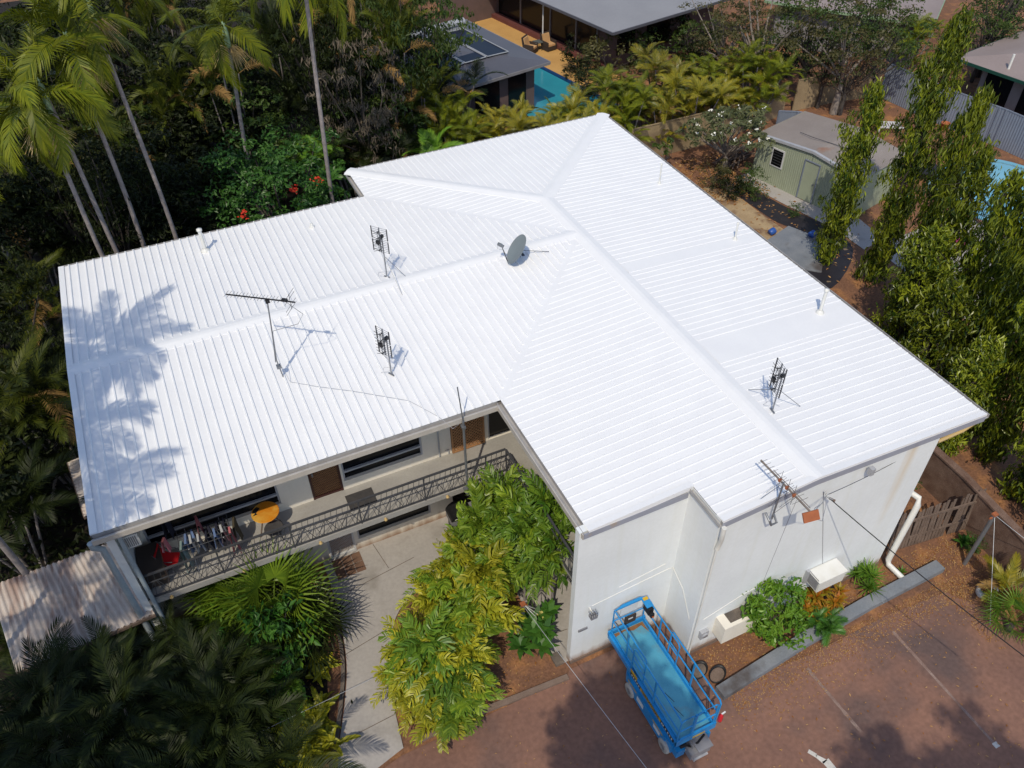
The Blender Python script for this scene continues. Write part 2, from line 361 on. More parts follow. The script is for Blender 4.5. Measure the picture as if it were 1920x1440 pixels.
# ------------------------------------------------------------------ foliage generators
def frond(g, az, el, L, n=26, ll=.55, lw=.035, droop=1.3, vee=.35, org=(0, 0, 0), m=0, hang=.5, tint0=.5, start=.18, seg=12, roll=0., stalk=.014):
    s = np.linspace(0, 1, seg); ang = -droop * s ** 1.4
    x = np.concatenate([[0], np.cumsum(np.cos(ang[:-1]))]) * L / seg; z = np.concatenate([[0], np.cumsum(np.sin(ang[:-1]))]) * L / seg
    # leaflets
    ls = np.linspace(start, .995, n); px = np.interp(ls, s, x); pz = np.interp(ls, s, z); pa = np.interp(ls, s, ang)
    V = []; Q = []; T = []; tq = []; k = 0
    for side in (-1, 1):
        j = rng.normal(0, .06, n)
        le = ll * (np.sin(np.pi * (.14 + .8 * ls)) ** .6) * (1 + rng.normal(0, .06, n))
        ph = np.interp(ls, [0, 1], [1.25, .45]) + j
        f = np.stack([np.cos(pa), 0 * pa, np.sin(pa)], 1); u = np.stack([-np.sin(pa), 0 * pa, np.cos(pa)], 1); sd = np.array([0, side, 0])
        d = f * np.cos(ph)[:, None] + sd * np.sin(ph)[:, None] * math.cos(vee) + u * (np.sin(ph) * math.sin(vee))[:, None]
        d /= np.linalg.norm(d, axis=1)[:, None]
        P = np.stack([px, 0 * px, pz], 1)
        wv = f - d * np.sum(f * d, 1)[:, None]; wv /= np.linalg.norm(wv, axis=1)[:, None]
        h = hang * (1 + rng.normal(0, .25, n))
        mid = P + d * (le * .5)[:, None] + np.stack([0 * h, 0 * h, -.12 * h * le], 1)
        tip = P + d * (le * .93)[:, None] + np.stack([0 * h, 0 * h, -.62 * h * le], 1)
        W = lw * (.7 + .3 * np.sin(np.pi * ls))
        vv = np.stack([P - wv * (W * .35)[:, None], P + wv * (W * .35)[:, None], mid + wv * (W * .5)[:, None], mid - wv * (W * .5)[:, None], tip], 1)
        b = k + np.arange(n)[:, None] * 5
        Q.append(b + np.array([0, 1, 2, 3])); T.append(b + np.array([3, 2, 4])); V.append(vv.reshape(-1, 3)); k += n * 5
        tq.append(np.clip(tint0 + rng.normal(0, .22, n), 0, 1))
    V = np.concatenate(V); tq = np.concatenate(tq)
    Rm = rotm(az, el, roll)
    g.add(V @ Rm.T + np.array(org), np.concatenate(Q), np.concatenate(T), {4: tq, 3: np.clip(tq + .1, 0, 1)}, m)
    C = np.stack([x, 0 * x, z], 1) @ Rm.T + np.array(org)
    g.tube(C[::2] if seg > 8 else C, np.linspace(stalk, stalk * .25, len(C[::2] if seg > 8 else C)), 4, m, cap=False)

def fishfrond(g, az, el, L, n=13, ll=.34, droop=1.1, org=(0, 0, 0), m=0, tint0=.5, roll=0.):
    """pinnate frond with wedge-shaped, ragged-ended leaflets"""
    seg = 9; s = np.linspace(0, 1, seg); ang = -droop * s ** 1.3
    x = np.concatenate([[0], np.cumsum(np.cos(ang[:-1]))]) * L / seg; z = np.concatenate([[0], np.cumsum(np.sin(ang[:-1]))]) * L / seg
    Rm = rotm(az, el, roll); V = []; Q = []; tn = []; k = 0
    for i, l in enumerate(np.linspace(.16, 1, n)):
        p = np.array([np.interp(l, s, x), 0, np.interp(l, s, z)]); a = np.interp(l, s, ang)
        f = np.array([math.cos(a), 0, math.sin(a)]); u = np.array([-math.sin(a), 0, math.cos(a)])
        for side in ((-1, 1) if l < .97 else (-1, 0, 1)):
            ph = 1.28 - .42 * l + rng.normal(0, .1)
            if side == 0: ph = 0
            d = f * math.cos(ph) + np.array([0, side, 0]) * math.sin(ph) * .93 + u * (.25 * math.sin(ph) + rng.normal(0, .12))
            d /= np.linalg.norm(d); wv = f - d * f.dot(d)
            if side == 0: wv = np.array([0, 1., 0])
            wv /= np.linalg.norm(wv); wv = wv + u * rng.normal(0, .45); wv /= np.linalg.norm(wv)
            le = ll * (.75 + .45 * math.sin(math.pi * (.15 + .7 * l))) * (1 + rng.normal(0, .1)); W = le * (.30 + rng.normal(0, .05))
            dn = np.array([0, 0, -1.]) * le
            e = p + d * le * .55 + dn * .05; t = p + d * le + dn * (.28 + rng.normal(0, .06))
            V += [p - wv * .012, p + wv * .012, e + wv * W * .30, e - wv * W * .30, t + wv * W * .62 + d * le * .1, t - wv * W * .5 - d * le * .12, t + wv * W * .05 - d * le * .05]
            Q += [[k, k + 1, k + 2, k + 3]]; tn.append(np.clip(tint0 + rng.normal(0, .25), 0, 1)); k += 7
            Q += [[k - 4, k - 5, k - 3, k - 1]]; tn.append(np.clip(tn[-1] + .08, 0, 1))
            Q += [[k - 4, k - 1, k - 2, k - 4]]; tn.append(tn[-1])
    V = np.array(V); Q = np.array(Q); tri = Q[:, 0] == Q[:, 3]; tn = np.array(tn)
    g.add(V @ Rm.T + np.array(org), Q[~tri], Q[tri][:, :3], {4: tn[~tri], 3: tn[tri]}, m)
    C = np.stack([x, 0 * x, z], 1) @ Rm.T + np.array(org)
    g.tube(C[::2], np.linspace(.016, .004, len(C[::2])), 4, m, cap=False)

def scatter(g, P, N, size, asp=.45, m=0, tint=.5, sd=.25, fold=.25, jit=.6, droop=0.):
    """leaf-shaped faces (two folded quads) at points P facing roughly N"""
    k = len(P); N = N + rng.normal(0, jit, (k, 3)); N /= np.linalg.norm(N, axis=1)[:, None] + 1e-9
    D = rng.normal(0, 1, (k, 3)); D[:, 2] -= droop; D -= N * np.sum(D * N, 1)[:, None] * (1 if droop == 0 else .5)
    D /= np.linalg.norm(D, axis=1)[:, None] + 1e-9
    W = np.cross(N, D); W /= np.linalg.norm(W, axis=1)[:, None] + 1e-9; N2 = np.cross(D, W)
    s = size * (1 + rng.normal(0, .22, k))[:, None]; hw = s * asp * .5
    a = P - D * s * .5; b = P + D * s * .5 - N2 * s * .12; l = P - D * s * .05 + W * hw + N2 * hw * fold; r = P - D * s * .05 - W * hw + N2 * hw * fold
    V = np.stack([a, l, b, r], 1).reshape(-1, 3); i = np.arange(k)[:, None] * 4
    t = np.clip(np.asarray(tint) + rng.normal(0, sd, k), 0, 1)
    g.add(V, T=np.concatenate([i + [0, 2, 1], i + [0, 3, 2]]), tint={3: np.concatenate([t, t])}, m=m)

def palm_mesh(nf=16, L=2.6, el=(1.1, -.5), spread=.25, **k):
    g = G(); ga = 2.39996
    for i in range(nf):
        e = np.interp(i / (nf - 1), [0, 1], el) + rng.normal(0, .1)
        frond(g, i * ga + rng.normal(0, spread), e, L * (.85 + .2 * rng.random()), roll=rng.normal(0, .35), **k)
    return g
def trunk_mesh(h, r0=.12, r1=.075, lean=(0, 0), mt='palm_bark', n=8, nz=9, wob=.03):
    g = G(); z = np.linspace(0, h, nz)
    P = np.stack([lean[0] * (z / h) ** 1.6 + wob * np.sin(z * .9), lean[1] * (z / h) ** 1.6 + wob * np.cos(z * .7), z], 1)
    g.tube(P, np.interp(z / h, [0, .06, 1], [r0 * 1.35, r0, r1]), n)
    return g.mesh('trunk', mt, True)

def crown_mesh(rad, hgt, nclump=60, per=26, size=.17, mt='leaf_mid', clump=.45, asp=.45, droop=0., cz=0., tip=1., shape=.0, extra=None, inner=.45, zmin=-1.):
    """crown of leaf clumps spread through an uneven volume, with limbs; returns (crown mesh, clump centres)"""
    g = G(); C = []
    while len(C) < nclump:
        d = rng.normal(0, 1, 3); d /= np.linalg.norm(d)
        if d[2] < zmin: continue
        q = d * (inner + (1 - inner) * rng.random() ** .5) * (1 + .22 * math.sin(3 * math.atan2(d[1], d[0]) + shape) + rng.normal(0, .08))
        C.append([q[0] * rad, q[1] * rad, q[2] * hgt + cz])
    C = np.array(C)
    for c in C:
        k = int(per * (.6 + .8 * rng.random())); cs = clump * (.6 + .7 * rng.random())
        d = rng.normal(0, 1, (k, 3)); d /= np.linalg.norm(d, axis=1)[:, None]; d[:, 2] = np.abs(d[:, 2]) * .9 - .25
        P = c + d * cs * (rng.random((k, 1)) ** .4) * np.array([1, 1, .7])
        scatter(g, P, d + np.array([0, 0, .6]), size, asp, 0, np.clip(.45 + rng.normal(0, .18), 0, 1), .2, droop=droop)
    if extra:
        mi, num, sz = extra
        for _ in range(num):
            c = C[rng.integers(len(C))] * 1.06; P = c + rng.normal(0, .09, (9, 3))
            scatter(g, P, np.tile([0, 0, 1.], (9, 1)), sz, .8, mi)
    return g, C
def limb_mesh(h, C, r=.14, mt='bark', base=(0, 0), k=14, cz0=0.3):
    g = G(); fork = np.array([base[0], base[1], h * .45])
    g.tube([(0, 0, 0), (base[0] * .4, base[1] * .4, h * .25), fork], [r * 1.25, r, r * .8], 7)
    for c in C[rng.permutation(len(C))[:k]]:
        mid = fork + (c - fork) * .5 + rng.normal(0, .12, 3) * np.array([1, 1, .5])
        g.tube([fork - np.array([0, 0, .05]), mid, c], [r * .5, r * .3, r * .09], 5)
    return g.mesh('trunk', mt, True)

# ================================================================== THE SETTING: ground, paving, water
H, TP = 5.7, .055                           # eave height, roof pitch (rise per metre)
g = G(); S = 14
xs = np.linspace(-90, 130, 45); ys = np.linspace(-70, 130, 41)
X, Y = np.meshgrid(xs, ys); V = np.stack([X.ravel(), Y.ravel(), 0 * X.ravel() - .012], 1)
Q = [[j * 45 + i, j * 45 + i + 1, (j + 1) * 45 + i + 1, (j + 1) * 45 + i] for j in range(40) for i in range(44)]
g.add(V, Q); struct('ground', g, 'dirt')
def sheet(name, pts, m, z=0.0):
    g = G(); P = [(p[0], p[1]) for p in pts]; k = len(P)
    bm_v = [(p[0], p[1], z) for p in P]
    me = bpy.data.meshes.new(name); me.from_pydata(bm_v, [], [list(range(k))]); me.materials.append(MATS[m]); me.update()
    o = link(name, me); o['kind'] = 'structure'; return o
def arc(pts, n=6):                          # Catmull-Rom smoothing of an outline
    P = [np.array(p, float) for p in pts]; out = []
    for i in range(len(P) - 1):
        a, b, c, d = P[max(i - 1, 0)], P[i], P[i + 1], P[min(i + 2, len(P) - 1)]
        for t in np.linspace(0, 1, n, endpoint=False):
            out.append(tuple(.5 * ((2 * b) + (-a + c) * t + (2 * a - 5 * b + 4 * c - d) * t ** 2 + (-a + 3 * b - 3 * c + d) * t ** 3)))
    return out + [tuple(P[-1])]
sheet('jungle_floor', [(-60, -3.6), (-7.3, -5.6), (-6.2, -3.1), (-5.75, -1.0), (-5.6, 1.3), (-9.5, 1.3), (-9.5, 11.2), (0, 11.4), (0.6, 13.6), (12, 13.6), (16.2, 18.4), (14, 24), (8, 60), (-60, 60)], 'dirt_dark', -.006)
path_l = arc([(-5.1, .9), (-5.16, -.4), (-5.38, -1.9), (-5.75, -3.0), (-6.2, -4.0), (-6.75, -5.2), (-7.2, -6.4)])
path_r = [(-6.0, -5.12), (-4.80, -4.80)] + arc([(-4.69, -3.9), (-4.3, -2.4), (-3.6, -1.1), (-2.2, -.55), (-.4, -.5)])
sheet('path', path_l + path_r + [(-.32, -4.5), (1.95, -4.5), (1.95, 1.5), (-5.1, 1.5)], 'concrete', .03)
g = G()
def ribbon(g, pts, wd, z0, z1):
    P = [np.array(p) for p in pts]; k = len(P); A = []; B = []
    for i in range(k):
        t = P[min(i + 1, k - 1)] - P[max(i - 1, 0)]; t = t / np.linalg.norm(t); nn = np.array([-t[1], t[0]]) * wd / 2
        A.append(P[i] + nn); B.append(P[i] - nn)
    for i in range(k - 1): g.poly([tuple(A[i]), tuple(A[i + 1]), tuple(B[i + 1]), tuple(B[i])], z0, z1)
ribbon(g, [(p[0] - .1, p[1]) for p in path_l], .1, -.05, .09); struct('path_edging', g, 'concrete_dark')
g = G()
for a, b in (((-5.36, -1.75), (-3.75, -1.45)), ((-6.2, -4.0), (-4.72, -3.9)), ((-5.15, .05), (-2.6, .42)), ((-3.4, .38), (-3.55, 1.4)), ((-.3, -1.9), (.4, -1.95)), ((-.3, -3.6), (.4, -3.65))):
    g.bar((*a, .0325), (*b, .0325), .018, .004)
struct('path_joints', g, 'concrete_dark')
# car park in reddish asphalt
park = [(-4.9, -4.95), (-.3, -4.9), (-.1, -4.72), (2.86, -4.72), (2.98, -6.95), (6, -7.12), (8.6, -7.1), (10.7, -7.25), (11.5, -8.4), (11.3, -10.5), (12.5, -14), (14, -30), (-14, -30), (-9, -12), (-7.4, -6.4), (-6.6, -5.3)]
sheet('car_park', park, 'asphalt_red', .004)
g = G(); ribbon(g, [(-4.45, -4.78), (-3.2, -4.74), (-1.6, -4.84), (-.25, -4.90)], .15, -.05, .07)
struct('garden_kerb', g, 'kerb_old')
def line(a, b, wd): 
    g = G(); a = Vector(a); b = Vector(b); n = Vector((-(b - a).y, (b - a).x)).normalized() * wd / 2
    k = 14; V = []; 
    for i in range(k + 1):
        p = a.lerp(b, i / k); e = n * (1 + rng.normal(0, .16)); V += [(*(p + e), .008), (*(p - e), .008)]
    return g.add(V, [[2 * i, 2 * i + 1, 2 * i + 3, 2 * i + 2] for i in range(k)])
struct('parking_line', line((5.6, -7.4), (5.68, -9.35), .085), 'paint_line')
struct('parking_line', line((8.44, -7.55), (8.44, -11.0), .085), 'paint_line')
struct('parking_line', line((2.95, -5.9), (2.96, -6.75), .05), 'paint_line')
g = G(); g.box(8.38, 8.52, -11.08, -10.95, .0, .010); g.poly([(4.13, -9.17), (4.22, -9.12), (4.32, -9.3), (4.24, -9.36)], .0, .009); g.poly([(4.24, -9.36), (4.29, -9.29), (4.45, -9.52), (4.30, -9.55)], .0, .009); g.poly([(4.30, -9.50), (4.5, -9.5), (4.52, -9.9), (4.34, -9.9)], .0, .009)
struct('road_marking', g, 'paint_white')
# sand, weed mat and slabs along the back boundary
def shp(P): return [tuple(at(x, y).xy) for x, y in P]
sheet('sand_strip', shp([(1240, 380), (1300, 352), (1331, 350), (1366, 361), (1393, 374), (1418, 394), (1447, 415), (1470, 430), (1500, 470), (1430, 500)]), 'sand', .002)
sheet('weed_mat', arc(shp([(1355, 340), (1378, 340), (1407, 352), (1479, 391), (1552, 425), (1600, 470), (1560, 540), (1500, 520), (1490, 438), (1447, 411), (1380, 364), (1355, 340)]), 4)[:-1], 'plastic_black', .006)
sheet('shed_apron', [(19.75, 14.9), (21.2, 15.2), (22.6, 9.2), (22.4, 7.5), (21.0, 7.2), (21.0, 9.0), (20.3, 12)], 'concrete', .004)
sheet('neighbour_paving', [(21.5, 7.2), (27.2, 7.6), (27.4, 4.0), (26.0, 0.0), (21, 0)], 'concrete', .005)
sheet('leaf_litter_bed', [(2.92, -5.72), (9.7, -5.72), (10.2, -5.5), (13.0, -5.9), (12.7, -9.5), (11.8, -9.2), (11.4, -7.0), (3.0, -6.9)], 'dirt', .0)
# pools
def rot2(o, a, p, q): return (o[0] + a[0] * p + a[1] * q, o[1] + a[1] * p - a[0] * q)

# ================================================================== THE APARTMENT BUILDING
bld = thing('apartment_building', 'two storey white walled apartment building under a bright white ribbed metal roof', 'building', (0, 0, 0))
XL, XR, YB, YW2, YF1, YF2, XS, X0, Y0 = .17, 10.98, 13.5, 11.46, -4.64, -5.78, 2.9, -9.81, .03
XM = (XL + XR) / 2; RY_ = (YW2 + Y0) / 2; ZR = H + TP * (XR - XL) / 2
def zr(x): return H + TP * min(x - XL, XR - x)
TPL = (ZR - H) / ((YW2 - Y0) / 2)
def zl(y): return H + TPL * min(y - Y0, YW2 - y)
ZL = zl(RY_)
g = G()
# planes
g.poly([(XR, YF2, H), (XR, YB, H), (XM, YB - (XR - XM), ZR), (XM, YF2, ZR)])
g.poly([(XR, YB, H), (XL, YB, H), (XM, YB - (XR - XM), ZR)])
Vx = XM
g.poly([(XL, YB, H), (XL, YW2, H), (Vx, RY_, zr(Vx)), (XM, YB - (XR - XM), ZR)])
g.poly([(XL, Y0, H), (XL, YF1, H), (XS, YF1, zr(XS)), (XM, YF1, ZR), (XM, RY_, ZR)])
g.poly([(XS, YF1, zr(XS)), (XS, YF2, zr(XS)), (XM, YF2, ZR), (XM, YF1, ZR)])
g.poly([(X0, YW2, H), (X0, RY_, ZL), (Vx, RY_, ZL), (XL, YW2, H)])
g.poly([(X0, Y0, H), (XL, Y0, H), (Vx, RY_, ZL), (X0, RY_, ZL)])
RW, RH, PIT = .034, .030, .242
def rib(a, b, RW=.034, RH=.042):                              # trapezoid rib along a fall line
    a = np.array(a, float); b = np.array(b, float); d = b - a
    if np.linalg.norm(d) < .12: return
    s = np.cross(d / np.linalg.norm(d), [0, 0, 1.]); s /= np.linalg.norm(s); up = np.array([0, 0, RH])
    V = []
    for p in (a, b): V += [p - s * RW * .8, p - s * RW * .42 + up, p + s * RW * .42 + up, p + s * RW * .8]
    g.add(V, [[0, 1, 5, 4], [1, 2, 6, 5], [2, 3, 7, 6], [0, 3, 2, 1], [4, 5, 6, 7]])
vs = (XM - XL) / (RY_ - Y0)
for x in np.arange(X0 + .30, Vx - .3, PIT):
    yv = Y0 if x < XL else Y0 + (x - XL) / vs
    rib((x, yv + (.0 if x < XL else .12), zl(yv)), (x, RY_ - .2, zl(RY_ - .2)))
    rib((x, (YW2 if x < XL else YW2 - (x - XL) / vs - .12), zl(YW2 if x < XL else YW2 - (x - XL) / vs)), (x, RY_ + .2, zl(RY_ + .2)))
for y in np.arange(YF2 + .26, YB, PIT):
    # right slope; two flat trays break the ribs where pipes come through
    xa = XM + .3 if y < YB - (XR - XM) else XR - (YB - y) + .25
    if not (3.15 < y < 3.65 or -1.5 < y < -.62):
        rib((xa, y, zr(xa)), (XR, y, H), .032, .013)
    # left slope
    if y < YF1: x0 = XS
    elif y < Y0: x0 = XL
    elif y < RY_: x0 = XL + (y - Y0) * vs + .12
    elif y < YW2: x0 = XL + (YW2 - y) * vs + .12
    else: x0 = XL
    x1 = XM - .3 if y < YB - (XR - XM) else XL + (YB - y) - .25
    if x1 > x0: rib((x0, y, zr(x0)), (x1, y, zr(x1)), .032, .011)
for x in np.arange(XL + .2, XR, PIT):       # back hip
    yy = YB - min(x - XL, XR - x) + .25
    if yy < YB: rib((x, YB, H), (x, yy, H + TP * (YB - yy)), .034, .022)
# overlapped sheet edges of the two flat trays
RH = .012
for ya, yb in ((3.12, 3.62), (-1.5, -.62)):
    g.poly([(XM + .3, ya, zr(XM + .3) + RH), (XR - .02, ya, H + RH), (XR - .02, yb, H + .006), (XM + .3, yb, zr(XM + .3) + .006)])
    g.poly([(XM + .3, ya, zr(XM + .3) + RH), (XR - .02, ya, H + RH), (XR - .02, ya - .004, H), (XM + .3, ya - .004, zr(XM + .3))])
roof = g.build('roof', 'roof_white', bld)
# ridge and hip cappings
g = G()
def cap(a, b, wd, za, zb, n, hgt=.040, fall=1.):     # folded capping along a-b; n = horizontal normal
    a = np.array(a, float); b = np.array(b, float); n = np.array([n[0], n[1], 0.]); V = []
    for p in (a, b):
        for s, dz in ((-1, None), (-.22, 0), (.22, 0), (1, None)):
            q = p + n * wd * s; z = p[2] + (hgt if dz == 0 else -TP * wd * fall + .012); V.append((q[0], q[1], z))
        V += [(p[0] - n[0] * wd, p[1] - n[1] * wd, p[2] - .03), (p[0] + n[0] * wd, p[1] + n[1] * wd, p[2] - .03)]
    g.add(V, [[0, 1, 7, 6], [1, 2, 8, 7], [2, 3, 9, 8], [4, 0, 6, 10], [3, 5, 11, 9], [0, 4, 5, 3], [6, 9, 11, 10]])
cap((X0 + .02, RY_, ZL), (Vx - .1, RY_, ZL), .27, 0, 0, (0, 1))
cap((XM, YF2 + .02, ZR), (XM, YB - (XR - XM), ZR + .002), .27, 0, 0, (1, 0))
q = .7071; capf = .7071
cap((XM, YB - (XR - XM), ZR), (XR, YB, H), .26, 0, 0, (q, -q), fall=capf); cap((XM, YB - (XR - XM), ZR), (XL, YB, H), .26, 0, 0, (q, q), fall=capf)
# barge flashings along the sloping roof edges
def barge(P, inw):
    for a, b in zip(P[:-1], P[1:]):
        a = np.array(a, float); b = np.array(b, float); i = np.array([inw[0], inw[1], 0.])
        up = np.array([0, 0, .042]); lo = np.array([0, 0, -.10])
        g.add([a + up, b + up, b + up * .6 + i * .16, a + up * .6 + i * .16, a + lo, b + lo], [[0, 1, 2, 3], [0, 4, 5, 1]])
barge([(X0, Y0, H), (X0, RY_, ZL), (X0, YW2, H)], (1, 0))
barge([(XL, YF1, H), (XS, YF1, zr(XS))], (0, 1)); barge([(XS, YF2, zr(XS)), (XM, YF2, ZR), (XR, YF2, H)], (0, 1))
g.build('ridge_capping', 'ridge_white', roof)
# soffits, gutters, fascia
def gutter(a, b, out, wd=.12, h=.11):
    g = G()
    a = Vector(a); b = Vector(b); o = Vector((out[0], out[1], 0)); dz = Vector((0, 0, 1))
    lo = a - dz * .045
    for p0, p1 in ((a, b),):
        t = (p1 - p0)
        def quad(c0, c1): g.add([p0 + c0, p1 + c0, p1 + c1, p0 + c1], [[0, 1, 2, 3]])
        i0, i1 = o * -.01, o * wd
        quad(i0 - dz * .02, i0 - dz * (.03 + h)); quad(i0 - dz * (.03 + h), i1 - dz * (.03 + h)); quad(i1 - dz * (.03 + h), i1 - dz * .03)
        quad(i1 - dz * .03, i1 * .88 - dz * .03); quad(i1 * .88 - dz * .03, i1 * .88 - dz * (.02 + h))
    g.build('gutter', 'gutter_grey', roof)
gutter((X0, Y0, H), (XL - .12, Y0, H), (0, -1)); gutter((XL, Y0, H), (XL, YF1, H), (-1, 0))
gutter((X0, YW2, H), (XL, YW2, H), (0, 1)); gutter((XL, YB, H), (XR, YB, H), (0, 1)); gutter((XR, YF2, H), (XR, YB, H), (1, 0)); gutter((XS, YF2, zr(XS)), (XS, YF1, zr(XS)), (-1, 0), .09)
gutter((XL, YW2, H), (XL, YB, H), (-1, 0))
g = G()
g.box(X0, XL - .14, Y0 - .155, Y0 - .125, H - .19, H - .035); g.build('fascia', 'fascia', roof); g = G(); g.box(XL - .155, XL - .125, YF1, Y0 - .14, H - .19, H - .035)
g.build('fascia', 'fascia', roof)
g = G()
g.box(XL - .12, XS - .10, YF1 - .006, YF1 + .02, H - .19, H - .02); g.build('barge_board', 'barge', roof); g = G(); g.box(X0 - .005, X0 + .02, Y0 + .01, YW2 - .01, H - .16, H - .02)
g.build('barge_board', 'barge', roof); g = G()
def slopeboard(x0, x1, y, dep=.19):
    zz = [(x, zr(x) - .03) for x in (x0, XM, x1)] if x0 < XM < x1 else [(x, zr(x) - .03) for x in (x0, x1)]
    for (xa, za), (xb, zb) in zip(zz[:-1], zz[1:]):
        g.add([(xa, y, za), (xb, y, zb), (xb, y, zb - dep), (xa, y, za - dep), (xa, y + .025, za), (xb, y + .025, zb), (xb, y + .025, zb - dep), (xa, y + .025, za - dep)], [[0, 3, 2, 1], [4, 5, 6, 7], [0, 1, 5, 4], [3, 7, 6, 2]])
slopeboard(XS, XR, YF2 - .004)
g.build('barge_board', 'barge', roof)
g = G()
g.poly([(X0 + .03, Y0, H - .13), (XL, Y0, H - .13), (XL, 1.4, H - .13), (X0 + .03, 1.4, H - .13)]); g.build('soffit', 'wall_grey', roof); g = G(); g.poly([(XL, YF1 + .1, H - .13), (2, YF1 + .1, H - .13), (2, 1.4, H - .13), (XL, 1.4, H - .13)]); g.build('soffit', 'wall_grey', roof); g = G()
g.poly([(9.5, YF2 + .03, H - .13), (XR, YF2 + .03, H - .13), (XR, YB, H - .13), (9.5, YB, H - .13)])
g.build('soffit', 'wall_grey', roof)
# vent pipes through the roof
def pipe(x, y, h, r, mt='pvc', cowl=True):
    z = zl(y) if x < XL else zr(x); g = G(); g.lathe([(r * 2.6, z - .01), (r * 2.3, z + .05), (r * 1.1, z + .11)], (x, y, 0), 12)
    g.tube([(x, y, z - .05), (x, y, z + h)], r, 10)
    if cowl: g.lathe([(r, z + h - .08), (r * 1.45, z + h - .06), (r * 1.45, z + h), (0.001, z + h + .02)], (x, y, 0), 12)
    g.build('vent_pipe', mt, roof, True)
pipe(-5.48, 10.3, .82, .058); pipe(-2.04, 10.17, .14, .035); pipe(10.09, 3.5, .62, .03); pipe(9.85, 7.6, .78, .025); pipe(9.95, -.72, .84, .05)

# walls
def wall(g, axis, c, th, u0, u1, z0, z1, holes=()):
    us = sorted({u0, u1, *[h[0] for h in holes], *[h[1] for h in holes]})
    for a, b in zip(us[:-1], us[1:]):
        m = (a + b) / 2; z = z0
        for h in sorted([h for h in holes if h[0] <= m <= h[1]], key=lambda h: h[2]) + [(0, 0, z1, z1)]:
            if h[2] > z:
                (g.box(a, b, c, c + th, z, h[2]) if axis == 'y' else g.box(c, c + th, a, b, z, h[2]))
            z = max(z, h[3])
YV = 1.42                                    # verandah wall of the left wing
up = [(-9.1, -5.72, 3.10, 4.95), (-4.88, -4.03, 2.8, 4.90), (-3.97, -1.66, 3.12, 4.95), (-.80, .22, 2.8, 4.95), (.36, 1.9, 2.8, 5.0)]
lo = [(-8.8, -5.75, .45, 2.0), (-4.84, -4.05, .0, 2.05), (-3.93, -1.62, .48, 2.1), (-.9, .0, .0, 2.05), (.3, 1.6, .9, 2.0)]
g = G()
wall(g, 'y', YV, .18, -9.42, 1.95, 0, 2.62, lo); wall(g, 'y', YV, .18, -9.42, 1.95, 2.62, 5.57, up)
g.build('verandah_wall', 'wall_cream', bld)
g = G()
wall(g, 'x', -9.60, .18, .05, 11.1, 0, 5.57); wall(g, 'y', 10.92, .18, -9.42, .6, 0, 5.57); wall(g, 'x', .6, .18, 11.1, 13.1, 0, 5.57)
wall(g, 'y', 12.92, .18, .78, 9.62, 0, 5.57); wall(g, 'x', 1.95, .18, -4.36, 1.42, 0, 5.6, [(-3.2, -2.3, 2.8, 4.9), (-1.6, .6, 3.6, 4.9), (-3.2, -2.3, 0, 2.05), (-1.6, .6, .9, 2.05)])
def gable(x0, x1, y, th):
    P = [(x0, 0)] + [(x1, 0)] + [(x1, zr(x1) - .035)] + ([(XM, ZR - .035)] if x0 < XM < x1 else []) + [(x0, zr(max(x0, XL)) - .035)]
    k = len(P); V = [(p[0], y, p[1]) for p in P] + [(p[0], y + th, p[1]) for p in P]
    g.poly(V[:k]); g.poly(V[k:][::-1]); g.add(V, [[j, (j + 1) % k, (j + 1) % k + k, j + k][::-1] for j in range(k)])
gable(-.02, XS, YF1 + .08, .18); gable(XS, 9.62, YF2 + .09, .18)
g.box(XS, XS + .18, YF2 + .27, YF1 + .08, 0, zr(XS) - .05)
g.box(9.44, 9.62, YF2 + .27, 12.92, 0, 5.57)
g.build('wall', 'wall_white', bld)
# floor slabs
g = G(); g.box(-9.42, XL + .17, .06, YV, 2.60, 2.79); g.box(XL + .17, 1.95, YF1 + .26, YV, 2.60, 2.79); g.build('verandah_slab', 'slab', bld)
g = G(); g.box(-9.42, 1.95, 1.62, 10.9, .02, .04); g.build('ground_floor', 'concrete_dark', bld)
# end fin wall: the left end return is the x=-9.6 wall; its capping edge
g = G(); g.tube([(-9.86, -.06, H - .14), (-9.86, -.06, H - .3), (-9.72, .0, H - .5), (-9.70, -.02, 1.35), (-9.70, -.02, .1)], .075, 10)
g.tube([(-9.70, -.02, 1.35), (-9.70, -.2, 1.25), (-9.95, -.3, 1.25)], .04, 8); g.build('downpipe', 'pipe_blue', bld, True)
g = G(); g.tube([(-9.30, .0, 5.5), (-9.30, .0, .1)], .055, 8); g.build('downpipe', 'pipe_blue', bld, True)
g = G(); g.tube([(XS + .02, YF2 - .05, zr(XS) - .14), (XS + .02, YF2 - .06, H - .42), (XS + .10, YF2 + .02, H - .62), (XS + .06, YF2 + .03, H - .9)], .06, 10); g.tube([(XS + .06, YF2 + .04, H - .75), (XS + .06, YF2 + .04, .05)], .026, 8)
g.build('downpipe', 'pvc', bld, True)
g = G(); g.tube([(XR - .02, YF2 + .15, H - .12), (XR - .05, YF2 + .15, H - .36), (10.55, YF2 + .15, H - .50), (9.70, YF2 + .15, H - .52)], .055, 8); g.build('downpipe', 'pvc_yellow', bld, True)
g = G(); g.tube([(9.55, YF2 + .6, 2.98), (9.78, YF2 + .4, 3.02), (9.90, YF2 + .02, 2.98), (9.88, YF2 - .05, 2.78), (9.80, YF2 - .05, .35), (9.80, YF2 - .12, .16), (9.88, YF2 - .72, .10)], .085, 12); dp = g.build('downpipe', 'pvc', bld, True)
dp['label'] = 'fat white downpipe standing off the right corner'
